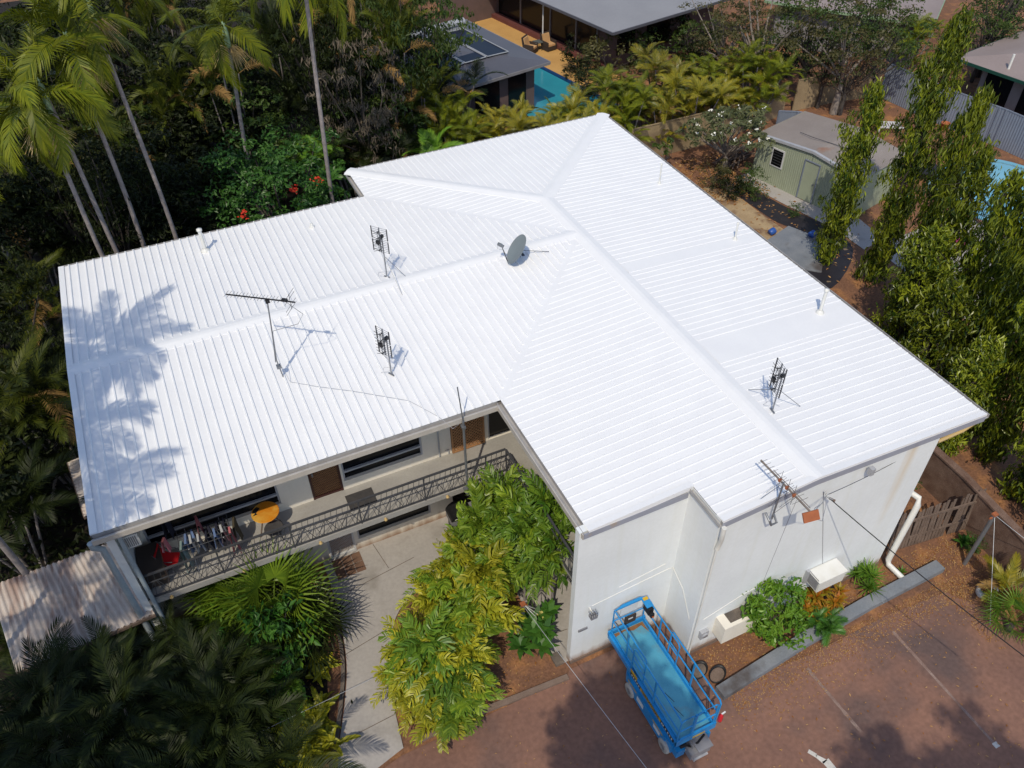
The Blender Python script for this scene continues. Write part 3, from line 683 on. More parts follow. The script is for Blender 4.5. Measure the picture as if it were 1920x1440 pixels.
# windows and doors: frame, pane, sill
def window(x0, x1, z0, z1, y=YV, tr=None, mull=(), name='window'):
    g = G(); t = .05
    for a in (x0, x1 - t): g.box(a, a + t, y + .03, y + .09, z0, z1)
    g.box(x0 + t, x1 - t, y + .03, y + .09, z1 - t, z1)
    if tr: g.box(x0 + t, x1 - t, y + .01, y + .08, tr - .03, tr + .03)
    for mx in mull: g.box(mx - .02, mx + .02, y + .035, y + .085, z0 + .04, z1 - t)
    o = g.build(name, 'frame_grey', bld)
    g = G(); g.box(x0 + .01, x1 - .01, y + .10, y + .115, z0 + .01, z1 - .01); g.build('pane', 'glass_dark', o)
window(-9.1, -5.72, 3.10, 4.95, tr=3.46); window(-3.97, -1.66, 3.12, 4.95, tr=3.46)
window(-8.8, -5.75, .45, 2.0); window(-3.93, -1.62, .48, 2.1); window(.36, 1.9, 2.8, 5.0); window(.3, 1.6, .9, 2.0)
def door(x0, x1, z0, z1, fm, pm, mesh=True):
    g = G(); t = .06
    for a in (x0, x1 - t): g.box(a, a + t, YV - .01, YV + .08, z0, z1)
    g.box(x0 + t, x1 - t, YV - .01, YV + .08, z1 - t, z1); g.box(x0 + t, x1 - t, YV - .01, YV + .07, z0 + .01, z0 + .08)
    o = g.build('door', fm, bld)
    g = G(); g.box(x0 + t, x1 - t, YV + .06, YV + .10, z0 + .02, z1 - t); g.build('door_leaf', pm, o)
    g = G(); s = .075; wv = x1 - x0 - 2 * t; hv = z1 - z0 - .14
    for sg in (1, -1):
        for k in np.arange(-hv, wv + hv, s):
            # clipped diagonals
            pts = []
            for u in (0, wv):
                v = (u - k) * sg if sg > 0 else (k + hv - u) - 0
                pts.append((u, v))
            (ua, va), (ub, vb) = pts
            def cl(ua, va, ub, vb):
                out = []
                for (u, v), (u2, v2) in (((ua, va), (ub, vb)), ((ub, vb), (ua, va))):
                    if v < 0: u, v = u + (u2 - u) * (0 - v) / (v2 - v), 0
                    if v > hv: u, v = u + (u2 - u) * (hv - v) / (v2 - v), hv
                    out.append((u, v))
                return out
            if (va < 0 and vb < 0) or (va > hv and vb > hv): continue
            (ua, va), (ub, vb) = cl(ua, va, ub, vb)
            if abs(ua - ub) < .02: continue
            g.bar((x0 + t + ua, YV + .03, z0 + .08 + va), (x0 + t + ub, YV + .03, z0 + .08 + vb), .010)
    g.build('mesh_screen', 'frame_white' if fm == 'frame_white' else 'timber', o)
    g = G(); g.box(x0 + .09, x0 + .13, YV - .06, YV - .01, z0 + .95, z0 + 1.08); g.build('handle', 'galv', o)
door(-4.88, -4.03, 2.80, 4.90, 'door_red', 'door_red'); door(-4.84, -4.05, .03, 2.05, 'frame_white', 'timber')
# timber lattice gate of the stair
g = G(); t = .05; x0, x1, z0, z1 = -.80, .22, 2.82, 4.95
for a in (x0, x1 - t): g.box(a, a + t, YV - .08, YV - .03, z0, z1)
g.box(x0 + t, x1 - t, YV - .08, YV - .03, z0, z0 + t); g.box(x0 + t, x1 - t, YV - .08, YV - .03, z1 - t, z1)
for k in np.arange(-2.0, 1.0, .115):
    for sg, yy in ((1, YV - .065), (-1, YV - .05)):
        a, b = max(0, k), min(x1 - x0 - t, k + z1 - z0)
        if b - a < .05: continue
        u0, u1 = (a, b); v0, v1 = (a - k, b - k)
        if sg < 0: v0, v1 = (z1 - z0) - v0, (z1 - z0) - v1
        g.bar((x0 + u0 + t / 2, yy, z0 + v0), (x0 + u1 + t / 2, yy, z0 + v1), .008, .042)
gate = g.build('lattice_gate', 'timber', bld)
g = G(); g.box(-.75, .2, YV + .10, YV + .12, 2.8, 5); g.build('stair_dark_sheet', 'glass_dark', bld)  # near-black sheet stands in for the shade in the stair opening
g = G(); g.tube([(-1.18, YV - .03, 2.82), (-1.18, YV - .03, 5.3)], .022, 8); g.tube([(-.90, YV - .03, 2.82), (-.90, YV - .03, 2.98), (-1.0, YV - .06, 3.02)], .02, 6); g.build('conduit', 'frame_grey', bld)
# railing along the upper verandah
def railing(P, name):
    g = G(); zb, zm, zt = 2.86, 3.42, 3.72
    for a, b in zip(P[:-1], P[1:]):
        a = Vector((*a, 0)); b = Vector((*b, 0)); Ln = (b - a).length; d = (b - a) / Ln
        up_ = Vector((0, 0, 1))
        g.bar(a + up_ * zt, b + up_ * zt, .055, .04); g.bar(a + up_ * zm, b + up_ * zm, .028, .022); g.bar(a + up_ * zb, b + up_ * zb, .045, .03)
        n = max(1, round(Ln / .62)); s = Ln / n
        for i in range(n):
            c = a + d * (i + .5) * s
            if i % 3 == 0: g.bar(a + d * i * s + up_ * 2.79, a + d * i * s + up_ * zt, .032)
            for e, f in ((-.46, -.06), (-.20, -.03), (.46, .06), (.20, .03)):
                g.bar(c + d * e * s + up_ * zb, c + d * f * s + up_ * zm, .013)
            for e in (-.5, -.25, .0, .25): g.bar(c + d * e * s + up_ * zm, c + d * (e + .06) * s + up_ * zt, .011)
            for e, f in ((-.5, -.28), (.5, .28)): g.bar(c + d * e * s + up_ * zm, c + d * f * s + up_ * zb, .011)
    return g.build(name, 'rail', bld)
railing([(-9.38, .09), (XL + .14, .09)], 'railing'); railing([(XL + .14, .06), (XL + .14, YF1 + .12)], 'railing')
for x in (-8.9, -7.1, -5.1, -3.3, -1.5): g = G(); g.lathe([(.045, 2.66), (.05, 2.69), (.03, 2.72)], (x, .02, 0), 8); g.tube([(x, -.02, 2.68), (x, .08, 2.70)], .03, 6); g.build('drain_spout', 'pvc_yellow', bld)
# concrete planter box, conduits and small fittings on the front wall
g = G(); yb, yf = YF2 + .09, YF2 - .32
px0, px1, pz0, pz1 = 3.64, 5.0, .66, 1.36
g.box(px0, px1, yf, yf + .1, pz0, pz1); g.box(px0, px0 + .24, yf + .1, yb, pz0, pz1); g.box(px1 - .1, px1, yf + .1, yb, pz0, pz1); g.box(px0 + .24, px1 - .1, yf + .1, yb, pz0, pz0 + .08)
pl = g.build('planter_box', 'wall_cream', bld); g = G(); g.box(px0 + .24, px1 - .1, yf + .1, yb, pz0 + .08, pz1 - .03); g.build('planter_soil', 'concrete_dark', pl)
g = G(); ya = YF1 + .075
g.tube([(.5, ya, 2.42), (1.35, ya, 2.50), (2.72, ya, 2.62), (2.86, ya - .01, 2.62), (2.88, ya - .5, 2.30), (2.88, YF2 + .25, 1.55)], .009, 6)
g.tube([(1.25, ya, 2.75), (2.6, ya, 2.92)], .008, 6); g.tube([(3.2, YF2 + .08, 1.55), (4.4, YF2 + .08, 1.95), (4.75, YF2 + .08, 1.98)], .008, 6)
g.build('conduit', 'pvc', bld)
g = G(); g.tube([(5.14, YF2 + .085, 5.35), (4.97, YF2 + .085, 2.2), (4.85, YF2 + .085, 1.2)], .008, 5); g.tube([(5.98, YF2 + .085, 5.2), (6.9, YF2 + .085, 2.2), (7.4, YF2 + .085, .6)], .010, 5)
g.build('conduit', 'frame_grey', bld)
g = G(); g.box(.16, .42, ya - .03, ya + .01, 1.45, 1.53); g.build('air_vent', 'machine_grey', bld)
g = G(); g.box(2.95, 9.62, YF2 + .055, YF2 + .10, 0, .16); g.box(-.02, 2.9, YF1 + .045, YF1 + .09, 0, .12); g.build('footing', 'kerb_old', bld)
g = G(); g.box(3.18, 3.42, YF2 - .02, YF2 + .09, .72, 1.02); mb = g.build('meter_box', 'frame_grey', bld)

# ================================================================== ON THE ROOF: dish and aerials
def cable(name, P, r, mt, parent=None, n=5):
    g = G(); g.tube(P, r, n, cap=False); return g.build(name, mt, parent)
def sagline(a, b, sag, k=16):
    a = Vector(a); b = Vector(b); return [a.lerp(b, t) - Vector((0, 0, 4 * sag * t * (1 - t))) for t in np.linspace(0, 1, k)]
# satellite dish
dn = CR @ np.array([-.80, .30, .50]); dn = Vector(dn).normalized()
bx, by = 3.35, 5.42; bz = zl(by)
d0 = thing('satellite_dish', 'grey offset satellite dish on the ridge of the left wing', 'satellite dish', (bx, by, bz))
c = Vector((3.07, 5.10, 6.44)) - Vector((bx, by, bz))
upv = (Vector((0, 0, 1)) - dn * dn.z).normalized(); Mx = Matrix((upv.cross(dn), upv, dn)).transposed().to_4x4(); Mx.translation = c
g = G(); rr = np.linspace(.004, .46, 9); prof = [(r, .30 * r * r - .03) for r in rr] + [(.475, .045), (.47, .022)] + [(r, .30 * r * r - .045) for r in rr[::-1]]
Sc = Matrix.Diagonal((.92, 1.05, 1, 1)); g.lathe(prof, n=32, M=Mx @ Sc); g.build('bowl', 'dish_grey', d0, True)
g = G(); lt = c + dn * .52 - upv * .10; lb = c - upv * .47
g.tube([lb, lb + dn * .06, lt], .013, 6); g.build('feed_arm', 'rail', d0)
g = G(); g.bar(lt - dn * .02, lt + dn * .13, .085, .085); g.tube([lt, lt - dn * .07], [.035, .05], 10); g.build('receiver', 'galv', d0)
g = G(); g.tube([(0, 0, 0), (0, 0, .22), tuple(c - dn * .06)], .022, 8); g.tube([(0, 0, .16), (.85, -.25, .02)], .009, 6); g.tube([(0, 0, .16), (.35, .45, .0)], .009, 6); g.box(-.09, .09, -.09, .09, -.01, .02); g.build('mount', 'rail', d0)
cable('cable', [tuple(lt + dn * .12), tuple(lt + dn * .16 - Vector((0, 0, .2))), tuple(lt - dn * .08 - Vector((0, 0, .12))), tuple(lb)], .006, 'galv_light', d0)

def panel_aerial(label, loc, yaw, mast, pz, legs=(), tilt=0, ph=.82, pw=.52):
    t = thing('panel_aerial', label, 'tv aerial', loc, yaw, 'panel aerials on the white roof')
    g = G(); g.tube([(0, 0, -.01), (0, 0, mast)], .019, 8); g.box(-.1, .1, -.02, .02, -.005, .015); g.build('mast', 'galv', t, False)
    if legs:
        for (x, y, z) in legs: g = G(); g.tube([(0, 0, mast * .52), (x, y, z)], .009, 5); g.build('stay_leg', 'galv', t)
    y0 = .10
    g = G()
    for zo in (-1, 1):
        a, b = (pz + .02, pz + ph / 2) if zo > 0 else (pz - ph / 2, pz - .02)
        for xs_ in (-pw / 2, pw / 2): g.bar((xs_, y0, a), (xs_, y0, b), .024)
        for z in np.linspace(a + .01, b - .01, 7): g.tube([(-pw / 2, y0, z), (pw / 2, y0, z)], .004, 4)
    g.build('reflector_screen', 'rail', t)
    g = G(); g.bar((0, y0, pz - ph / 2), (0, y0, pz + ph / 2), .03); g.bar((0, 0, pz), (0, y0 + .02, pz), .05); g.bar((0, y0 + .10, pz - ph * .42), (0, y0 + .10, pz + ph * .42), .014)
    g.build('boom', 'galv', t)
    for k in (-.36, -.12, .12, .36):
        g = G(); z = pz + k * ph
        for sx in (-1, 1):
            for sz in (-1, 1): g.tube([(0, y0 + .11, z), (sx * .17, y0 + .13, z + sz * .06)], .006, 4)
        g.bar((0, y0, z), (0, y0 + .12, z), .022); g.build('dipole', 'black_plastic', t)
    g = G(); g.box(-.05, .05, y0 + .09, y0 + .16, pz - .05, pz + .05); g.box(-.04, .04, -.05, .04, pz + .02, pz + .10); g.build('junction_box', 'black_plastic', t)
    cable('cable', [(0, y0 + .1, pz - .04), (.06, .05, pz - .35), (.02, .02, mast * .4), (.05, 0, .1), (.25, .12, .01), (.35, -.1, .0), (.1, -.25, .0)], .005, 'frame_grey', t)
    return t
ax, ay = -.80, 6.1
panel_aerial('tripod panel tv aerial near the ridge, left of the satellite dish', (ax, ay, zl(ay) + .02), R(130), 1.42, 1.36, legs=[tuple(Matrix.Rotation(-R(130), 3, 'Z') @ Vector((.12, -1.04, -.05))), tuple(Matrix.Rotation(-R(130), 3, 'Z') @ Vector((.52, -.27, 0)))])
ax, ay = -2.08, 2.06
panel_aerial('panel tv aerial on a short plain mast low on the front slope', (ax, ay, zl(ay) + .02), R(118), 1.22, 1.18, ph=.86, pw=.44)
ax, ay = 5.97, -3.54
panel_aerial('panel tv aerial with two stays just right of the long ridge', (ax, ay, zr(ax) + .03), R(80), 1.40, 1.12, legs=[tuple(Matrix.Rotation(-R(80), 3, 'Z') @ Vector((-.06, .88, .0))), tuple(Matrix.Rotation(-R(80), 3, 'Z') @ Vector((.77, -.14, -.05)))], ph=.92, pw=.44)

# long yagi on a tall mast
yx, yy = -4.70, 3.17; yz = zl(yy)
t = thing('yagi_aerial', 'long thin many-rodded tv aerial on the tallest mast of the roof', 'tv aerial', (yx, yy, yz))
g = G(); g.tube([(0, 0, 0), (-.06, -.03, .62), (.10, .06, 2.46)], .018, 8); g.tube([(-.03, .06, .75), (.02, .08, 1.35)], .014, 6); g.tube([(-.09, .0, .55), (.01, -.01, 1.5)], .012, 6); g.box(-.10, .02, -.06, .06, .34, .42); g.build('mast', 'galv', t)
A = Vector((-.76, .69, 2.48)); B = Vector((.69, -.37, 2.48)); D = (B - A).normalized(); N_ = Vector((-D.y, D.x, 0))
g = G(); g.bar(A, B, .024, .03); g.box(.05, .15, .01, .11, 2.38, 2.46); g.build('boom', 'black_plastic', t)
g = G()
for k, s in enumerate(np.linspace(.0, .78, 17)):
    p = A.lerp(B, s); g.tube([p + Vector((0, 0, .015)), p + N_ * .0 + Vector((0, 0, .015))], .004, 4); g.tube([p - N_ * .13 + Vector((0, 0, .02)), p + N_ * .13 + Vector((0, 0, .02))], .0045, 4)
for zz in (-.2, -.1, .1, .2): p = A.lerp(B, .93); g.tube([p - N_ * .3 + Vector((0, 0, zz)), p + N_ * .3 + Vector((0, 0, zz))], .005, 4)
p = A.lerp(B, .93); g.tube([p - Vector((0, 0, .22)), p + Vector((0, 0, .22))], .008, 4); g.build('director_rod', 'rail', t)
g = G(); p = A.lerp(B, .85); g.bar(p - D * .07 + Vector((0, 0, .03)), p + D * .07 + Vector((0, 0, .03)), .08, .06); g.build('junction_box', 'black_plastic', t)
cable('cable', [tuple(p), tuple(p + Vector((.35, -.10, -.45))), tuple(p + Vector((.2, .1, -.85))), (.05, .05, 1.5), (0, .02, 1.3)], .006, 'rail', t)
P = [(yx, yy - .02, yz + .5), (yx + .12, yy - .3, yz + .02), (yx + .7, yy - .75, zl(yy - .75) + .04), (yx + 1.5, yy - 1.3, zl(yy - 1.3) + .04), (-2.0, .95, zl(.95) + .04), (-1.5, .1, H + .04), (-1.3, -.3, H - .1), (-.9, .0, H - .25)]
tag(cable('aerial_lead', P, .006, 'frame_grey'), 'thin grey aerial lead running down the front roof slope to the gutter', 'cable')

# rod aerial on the front gable
t = thing('gable_aerial', 'weathered rod aerial with rusty orange end plate sticking out past the front gable', 'tv aerial', (4.30, -5.86, 5.6))
g = G(); g.tube([(0, 0, -.3), (0, 0, .98)], .022, 8); g.tube([(-.25, .02, .05), (-.25, -.15, -.05), (-.18, -.18, -.22), (.0, -.16, -.25), (0, 0, -.1)], .028, 8); g.build('mast', 'galv', t)
g = G(); g.bar((0, .78, .92), (.03, -.86, .92), .03, .04); g.bar((.05, .4, .95), (.07, -.8, .95), .014); g.build('boom', 'bark_pale', t)
g = G()
for k, yy in enumerate(np.linspace(.72, -.55, 12)): g.tube([(-.12 - .008 * k, yy, .95), (.13 + .008 * k, yy, .95)], .004, 4)
for yy in (.1, -.15, -.35): g.tube([(0, yy, .6), (0, yy, 1.25)], .005, 4); g.tube([(-.35, yy - .02, .72), (.3, yy + .1, .78)], .004, 4); g.tube([(-.4, yy + .02, .5), (.2, yy + .1, .6)], .005, 4)
g.build('director_rod', 'rail', t)
for yy in (.12, -.12, -.36): 
    g = G(); g.box(-.028, .04, yy - .025, yy + .025, .89, .96); g.build('clamp', 'terracotta', t)
g = G(); Mp = Matrix.Translation((.02, -.92, .84)) @ Matrix.Rotation(R(-8), 4, 'Z') @ Matrix.Rotation(R(-40), 4, 'X'); g.box(-.19, .19, -.02, .02, -.11, .11, 0, Mp); g.build('end_plate', 'terracotta', t)
for q in ([(.1, -.9, .9), (.5, -.6, .5), (1.2, -.25, -.1), (1.6, .02, -.35)], [(.08, -.92, .75), (.7, -.75, .1), (1.3, -.3, -.3), (1.62, .0, -.38)], [(.2, -.85, .9), (.8, -.5, .35), (1.45, -.1, -.2), (1.62, .02, -.36)]): cable('cable', q, .008, 'frame_grey', t)
g = G(); g.tube([(1.64, .12, -.30), (1.64, -.02, -.36), (1.72, -.12, -.40)], .018, 6); g.build('wall_hook', 'galv', t)
tag(cable('service_cable', sagline((5.98, -5.9, 5.20), at(2010, 1298, 4.6), .10), .013, 'black_plastic'), 'black overhead service cable running from the front gable out over the car park', 'cable')
g = G(); g.tube([(5.98, -5.9, 5.20), (6.08, -6.0, 5.16)], .03, 6); tag(g.build('cable_clamp', 'timber_grey'), 'dark cable clamp at the gable end of the overhead cable', 'clamp')
tag(cable('slack_wire', sagline((9.62, -5.6, 5.3), (6.0, -5.83, 5.25), .12), .006, 'black_plastic'), 'thin wire drooping along the front wall under the right roof edge', 'wire')
g = G(); g.box(-.06, .06, -.12, .0, -.12, .1); o = g.build('gable_light', 'frame_grey'); o.location = (7.2, -5.79, 5.52); tag(o, 'small grey light box on the barge board of the front gable', 'light')
# steel pole past the verandah edge
t = thing('steel_pole', 'tall grey steel pole rising beside the verandah railing past the gutter', 'pole', (-.97, -.17, 2.5))
g = G(); g.tube([(0, 0, .2), (0, 0, 3.1)], .034, 10); g.tube([(0, 0, 3.1), (-.08, .02, 4.3)], .016, 8); g.build('shaft', 'galv', t)
g = G(); g.box(-.05, .05, -.05, .1, 2.85, 2.93); g.box(-.05, .05, -.05, .22, .25, .33); g.build('bracket', 'galv', t)

# ================================================================== THE SCISSOR LIFT
lift = thing('scissor_lift', 'blue scissor lift with guard rails parked against the front wall', 'scissor lift', (1.50, -6.45, 0))
B_ = 'lift_blue'; hw = .56; y0, y1 = -1.50, 1.66; zd = 1.10
def part(name, g, m, p=lift, smooth=False): return g.build(name, m, p, smooth)
g = G(); g.poly([(-.50, -1.35), (.50, -1.35), (.50, .72), (.40, .88), (-.40, .88), (-.50, .72)], .24, .60); g.box(-.53, -.50, -1.1, .5, .14, .60); g.box(.50, .53, -1.1, .5, .14, .60); g.box(-.46, .46, -1.3, .8, .60, .66); ch = part('chassis', g, B_)
g = G(); g.box(-.535, -.531, -.15, .15, .28, .46); g.box(-.535, -.531, -.9, -.62, .30, .44); g.build('sticker', 'sticker_white', ch)
g = G(); g.box(-.536, -.531, .2, .6, .50, .54); g.box(-.536, -.531, -1.0, -.55, .50, .54); g.build('warning_strip', 'sticker_yellow', ch)
for sx in (-1, 1):
    for yy in (.46, -1.12):
        g = G(); Mw = Matrix.Translation((sx * .50, yy, .20)) @ Matrix.Rotation(R(90), 4, 'Y')
        g.lathe([(.10, -.075), (.19, -.07), (.205, -.045), (.205, .045), (.19, .07), (.10, .075), (.10, -.075)], n=22, M=Mw); wh = part('wheel', g, 'tyre_grey', lift, True)
        g = G(); g.lathe([(.001, -.05), (.06, -.052), (.10, -.06), (.10, .06), (.06, .052), (.001, .05)], n=18, M=Mw); g.build('rim', 'machine_grey', wh, True)
g = G()
for sx in (-.36, .36):
    for k, z in enumerate((.70, .80, .90)):
        g.bar((sx, -1.2, z - .03), (sx, .75, z + .05), .05, .06); g.bar((sx * .82, -1.2, z + .05), (sx * .82, .75, z - .03), .05, .06)
for yy in (-1.2, -.25, .75): g.tube([(-.4, yy, .8), (.4, yy, .8)], .03, 8)
part('scissor_arms', g, B_)
g = G(); g.box(-.46, .46, y0 + .04, y1 - .04, zd - .02, zd); part('deck', g, 'lift_deck')
g = G(); g.add([(-.44, y1 - .16, zd + .003), (-.1, y1 - .10, zd + .003), (.1, y1 - .19, zd + .003), (.36, y1 - .14, zd + .003), (.45, y1 - .4, zd + .003), (.45, y1 - .06, zd + .003), (-.44, y1 - .06, zd + .003)], [[0, 1, 5, 6], [1, 2, 3, 5]], [[3, 4, 5]]); part('rust_patch', g, 'rust')
for ya in (-.62, -1.02): g = G(); g.bar((-.02, ya, zd + .003), (-.10, ya + .3, zd + .003), .012, .004); part('deck_slot', g, 'black_plastic')
g = G()
for sx in (-1, 1):
    g.box(min(sx * .46, sx * hw), max(sx * .46, sx * hw), y0, y1, zd - .14, zd + .03)
    g.box(sx * .48 - .012, sx * .48 + .012, y0, y1, zd + .03, zd + .13)
g.box(-hw, hw, y0 - .02, y0 + .03, zd - .14, zd + .13); g.box(-hw, hw, y1 - .03, y1 + .02, zd - .05, zd + .13); part('platform_frame', g, B_)
def rails(xw, ya, yb, zt, zm, r, posts, ends=(True, True)):
    for sx in (-1, 1):
        g = G(); x = sx * xw
        g.tube([(x, ya, zd + .02), (x, ya, zt - .08), (x, ya + .06, zt), (x, yb - .06, zt), (x, yb, zt - .08), (x, yb, zd + .02)], r, 8)
        g.tube([(x, ya, zm), (x, yb, zm)], r * .9, 8)
        for yy in posts: g.bar((x, yy, zd), (x, yy + .03, zt), r * 1.7)
        part('guard_rail', g, B_)
    for e, yy in zip(ends, (ya, yb)):
        if e: g = G(); g.tube([(-xw, yy, zt - .02), (xw, yy, zt - .02)], r, 8); g.tube([(-xw, yy, zm), (xw, yy, zm)], r * .9, 8); part('end_rail', g, B_)
rails(hw - .02, y0 + .02, .55, 2.18, 1.66, .021, (-.45,), (False, False))
rails(hw - .09, .12, y1 - .02, 2.20, 1.70, .019, (.9,), (False, True))
g = G()
yy = y0 + .02
for xa, xb in ((-.54, -.16), (-.10, .48)):
    g.tube([(xa, yy, zd + .1), (xa, yy, 2.1), (xa + .07, yy, 2.17), (xb - .07, yy, 2.17), (xb, yy, 2.1), (xb, yy, zd + .1)], .02, 8); g.tube([(xa, yy, 1.66), (xb, yy, 1.66)], .018, 8)
g.bar((-.13, yy, zd), (-.13, yy, 2.15), .05); part('entry_gate', g, B_)
g = G(); g.poly([(-hw + .05, y1 - .04), (-.2, y1 + .04), (.3, y1 + .04), (hw - .05, y1 - .04)], 2.185, 2.215); g.box(.30, hw - .06, y1 - .32, y1 - .02, 2.19, 2.21); part('front_hoop', g, B_)
g = G(); g.box(.33, .47, y1 - .38, y1 - .12, 1.92, 2.17); g.box(.34, .44, y1 - .48, y1 - .36, 1.94, 2.08); cb = part('control_box', g, 'black_plastic'); g = G(); g.box(.37, .42, y1 - .495, y1 - .48, 1.96, 2.0); g.build('decal', 'orange_plastic', cb)
g = G(); g.box(.34, .48, y1 - .11, y1 - .02, 2.215, 2.222); part('warning_label', g, 'sticker_yellow')
g = G(); g.box(-.10, .22, y1 - .05, y1 - .01, 1.30, 1.62); mbx = part('manual_box', g, 'wicker'); g = G(); g.box(-.02, .12, y1 - .056, y1 - .051, 1.50, 1.55); g.build('sticker', 'sticker_white', mbx)
g = G(); g.box(-.25, .25, y1 + .0, y1 + .012, 1.75, 2.1); part('sign_board', g, 'sticker_white')
# lettered strip on the left side of the platform
sx = -hw - .004
g = G(); g.box(sx - .002, sx, -1.42, .52, zd - .115, zd + .015); st = part('name_strip', g, 'black_plastic')
g = G(); g.box(sx - .005, sx - .002, -.86, .06, zd - .108, zd + .008); g.build('yellow_panel', 'sticker_yellow', st)
def text(s, size, M_, mt, parent, name='lettering', ext=.001):
    cu = bpy.data.curves.new('lettering', 'FONT'); cu.body = s; cu.size = size; cu.align_x = 'CENTER'; cu.align_y = 'CENTER'; cu.extrude = ext; cu.offset = .002
    o = bpy.data.objects.new('lettering', cu); COL.objects.link(o); bpy.context.view_layer.update()
    me = bpy.data.meshes.new_from_object(o.evaluated_get(bpy.context.evaluated_depsgraph_get())); bpy.data.objects.remove(o)
    me.materials.clear(); me.materials.append(MATS[mt]); o = link(name, me, parent); o.matrix_local = M_; return o
def sideM(x, y, z): return Matrix(((0, 0, -1, x), (-1, 0, 0, y), (0, 1, 0, z), (0, 0, 0, 1)))
text('HIREWORKS', .135, sideM(sx - .006, -.40, zd - .05), 'black_plastic', st)
g = G()
for a in (.10, .18, .26, .34, .42, -1.36, -1.28, -1.2, -1.1, -1.0, -.94): g.box(sx - .004, sx - .002, a, a + .045, zd - .085, zd - .02)
g.build('lettering', 'sticker_white', st)
g = G(); g.box(sx - .012, sx - .008, .22, .52, zd + .05, zd + .17); part('caution_plate', g, 'sticker_yellow')
# power pack and steps at the near end
g = G(); g.box(-.2, .36, -1.74, -1.37, .34, .60); g.box(-.1, .3, -1.62, -1.38, .60, .72); g.box(-.05, .36, -1.80, -1.40, .72, .76); part('power_pack', g, 'machine_grey')
g = G(); g.tube([(-.3, -1.45, .75), (-.1, -1.55, .62), (.05, -1.6, .8), (.3, -1.5, .78)], .025, 6); g.box(-.35, -.2, -1.5, -1.36, .62, .78); part('hydraulic_hose', g, 'black_plastic')
g = G(); g.box(-.45, -.22, -1.52, -1.36, .25, .55); g.box(.36, .5, -1.5, -1.36, .3, .7); part('end_housing', g, B_)
g = G(); g.bar((-.2, -1.5, .5), (-.05, -1.75, .18), .04); g.box(-.1, .3, -1.78, -1.7, .28, .32); part('step', g, 'frame_grey')
g = G(); g.box(-.1, .25, y0 - .025, y0 - .018, zd - .10, zd - .02); part('caution_plate', g, 'sticker_yellow')
t = thing('fire_extinguisher', 'small red fire extinguisher hung on the near corner of the blue lift', 'fire extinguisher', (2.12, -7.98, 1.45))
g = G(); g.lathe([(.001, -.17), (.05, -.17), (.055, -.14), (.055, .08), (.03, .13), (.02, .16), (.001, .17)], n=14); g.build('cylinder', 'red_paint', t, True)
g = G(); g.bar((0, 0, .15), (.10, .0, .2), .03); g.build('handle', 'sticker_white', t)

# ================================================================== FITTINGS ON THE WALLS
def aircon(label, loc, rz=0, wd=.85, dp=.45, ht=.55):
    t = thing('air_conditioner', label, 'air conditioner', loc, rz)
    g = G(); g.box(0, wd, -dp, 0, 0, ht); g.box(-.03, wd + .03, -dp - .02, -.02, ht, ht + .02); g.build('casing', 'pvc', t)
    g = G()
    for k in range(9): g.box(-.012, -.002, -dp + .05, -.06, .06 + k * .05, .085 + k * .05)
    g.build('grille', 'machine_grey', t)
    g = G(); g.box(-.001, .0, -dp + .04, -.05, .05, ht - .05); 
    g.box(-.10, -.001, -.08, .02, -.04, ht + .06); g.build('mounting_frame', 'frame_grey', t)
aircon('white air conditioner on the front wall above the orange leaved shrub', (6.60, -5.70, 1.18), 0, .90, .46, .44)
t = thing('air_conditioner', 'white air conditioner up under the eave at the left end of the verandah', 'air conditioner', (-9.40, .28, 4.72))
g = G(); g.box(.0, .42, -.1, .62, 0, .42); g.build('casing', 'pvc', t)
g = G()
for k in range(8): g.box(.05 + k * .042, .07 + k * .042, -.112, -.10, .05, .37)
for k in range(8): g.box(.05 + k * .042, .07 + k * .042, .0, .5, .42, .427)
g.build('grille', 'machine_grey', t)
t = thing('floodlight', 'small wall floodlight in a wire guard left of the lift', 'light', (.44, -4.585, 2.36))
g = G(); g.tube([(0, .02, .05), (0, -.12, -.02)], .018, 6); g.build('arm', 'pvc', t)
g = G(); g.box(-.09, .09, -.24, -.10, -.13, -.03); g.build('lamp_body', 'machine_grey', t)
g = G(); [g.tube([(sx, -.24, -.03), (sx, -.22, .07), (sx, -.08, .05)], .007, 5) for sx in (-.09, -.03, .03, .09)]; g.tube([(-.09, -.22, .07), (.09, -.22, .07)], .007, 5); g.build('guard', 'rail', t)
g = G(); g.lathe([(.03, .02), (.09, .01), (.10, -.06), (.05, -.10), (.001, -.11)], n=14, M=Matrix.Rotation(R(90), 4, 'X')); o = g.build('wall_vent', 'frame_grey', None, True); o.location = (3.32, YF2 - .02, .86); 
tag(o, 'round grey fitting low on the front wall beside the planter box', 'vent')

# ================================================================== ON THE VERANDAH
ZF = 2.795
t = thing('round_table', 'round orange topped table on the upper verandah', 'table', (-6.18, .95, ZF))
g = G(); g.lathe([(.001, .70), (.35, .70), (.36, .715), (.35, .73), (.001, .735)], n=32); g.build('tabletop', 'table_orange', t)
for a in (0.4, 2.0, 3.6, 5.2): g = G(); g.bar((.08 * math.cos(a), .08 * math.sin(a), .69), (.33 * math.cos(a), .33 * math.sin(a), .0), .03); g.build('leg', 'timber_grey', t)
g = G(); g.poly([(-.32, .08), (-.22, .05), (-.10, .18), (-.17, .25), (-.27, .19)], .7355, .739); g.poly([(-.33, -.02), (-.2, .0), (-.24, .06)], .7355, .738); o = g.build('burn_mark', 'black_plastic', t)
t = thing('round_stool', 'dark grey round stool in front of the orange table', 'stool', (-6.10, .58, ZF))
g = G(); g.lathe([(.001, .42), (.24, .42), (.25, .44), (.24, .46), (.001, .465)], n=26); g.build('seat', 'mat_grey', t)
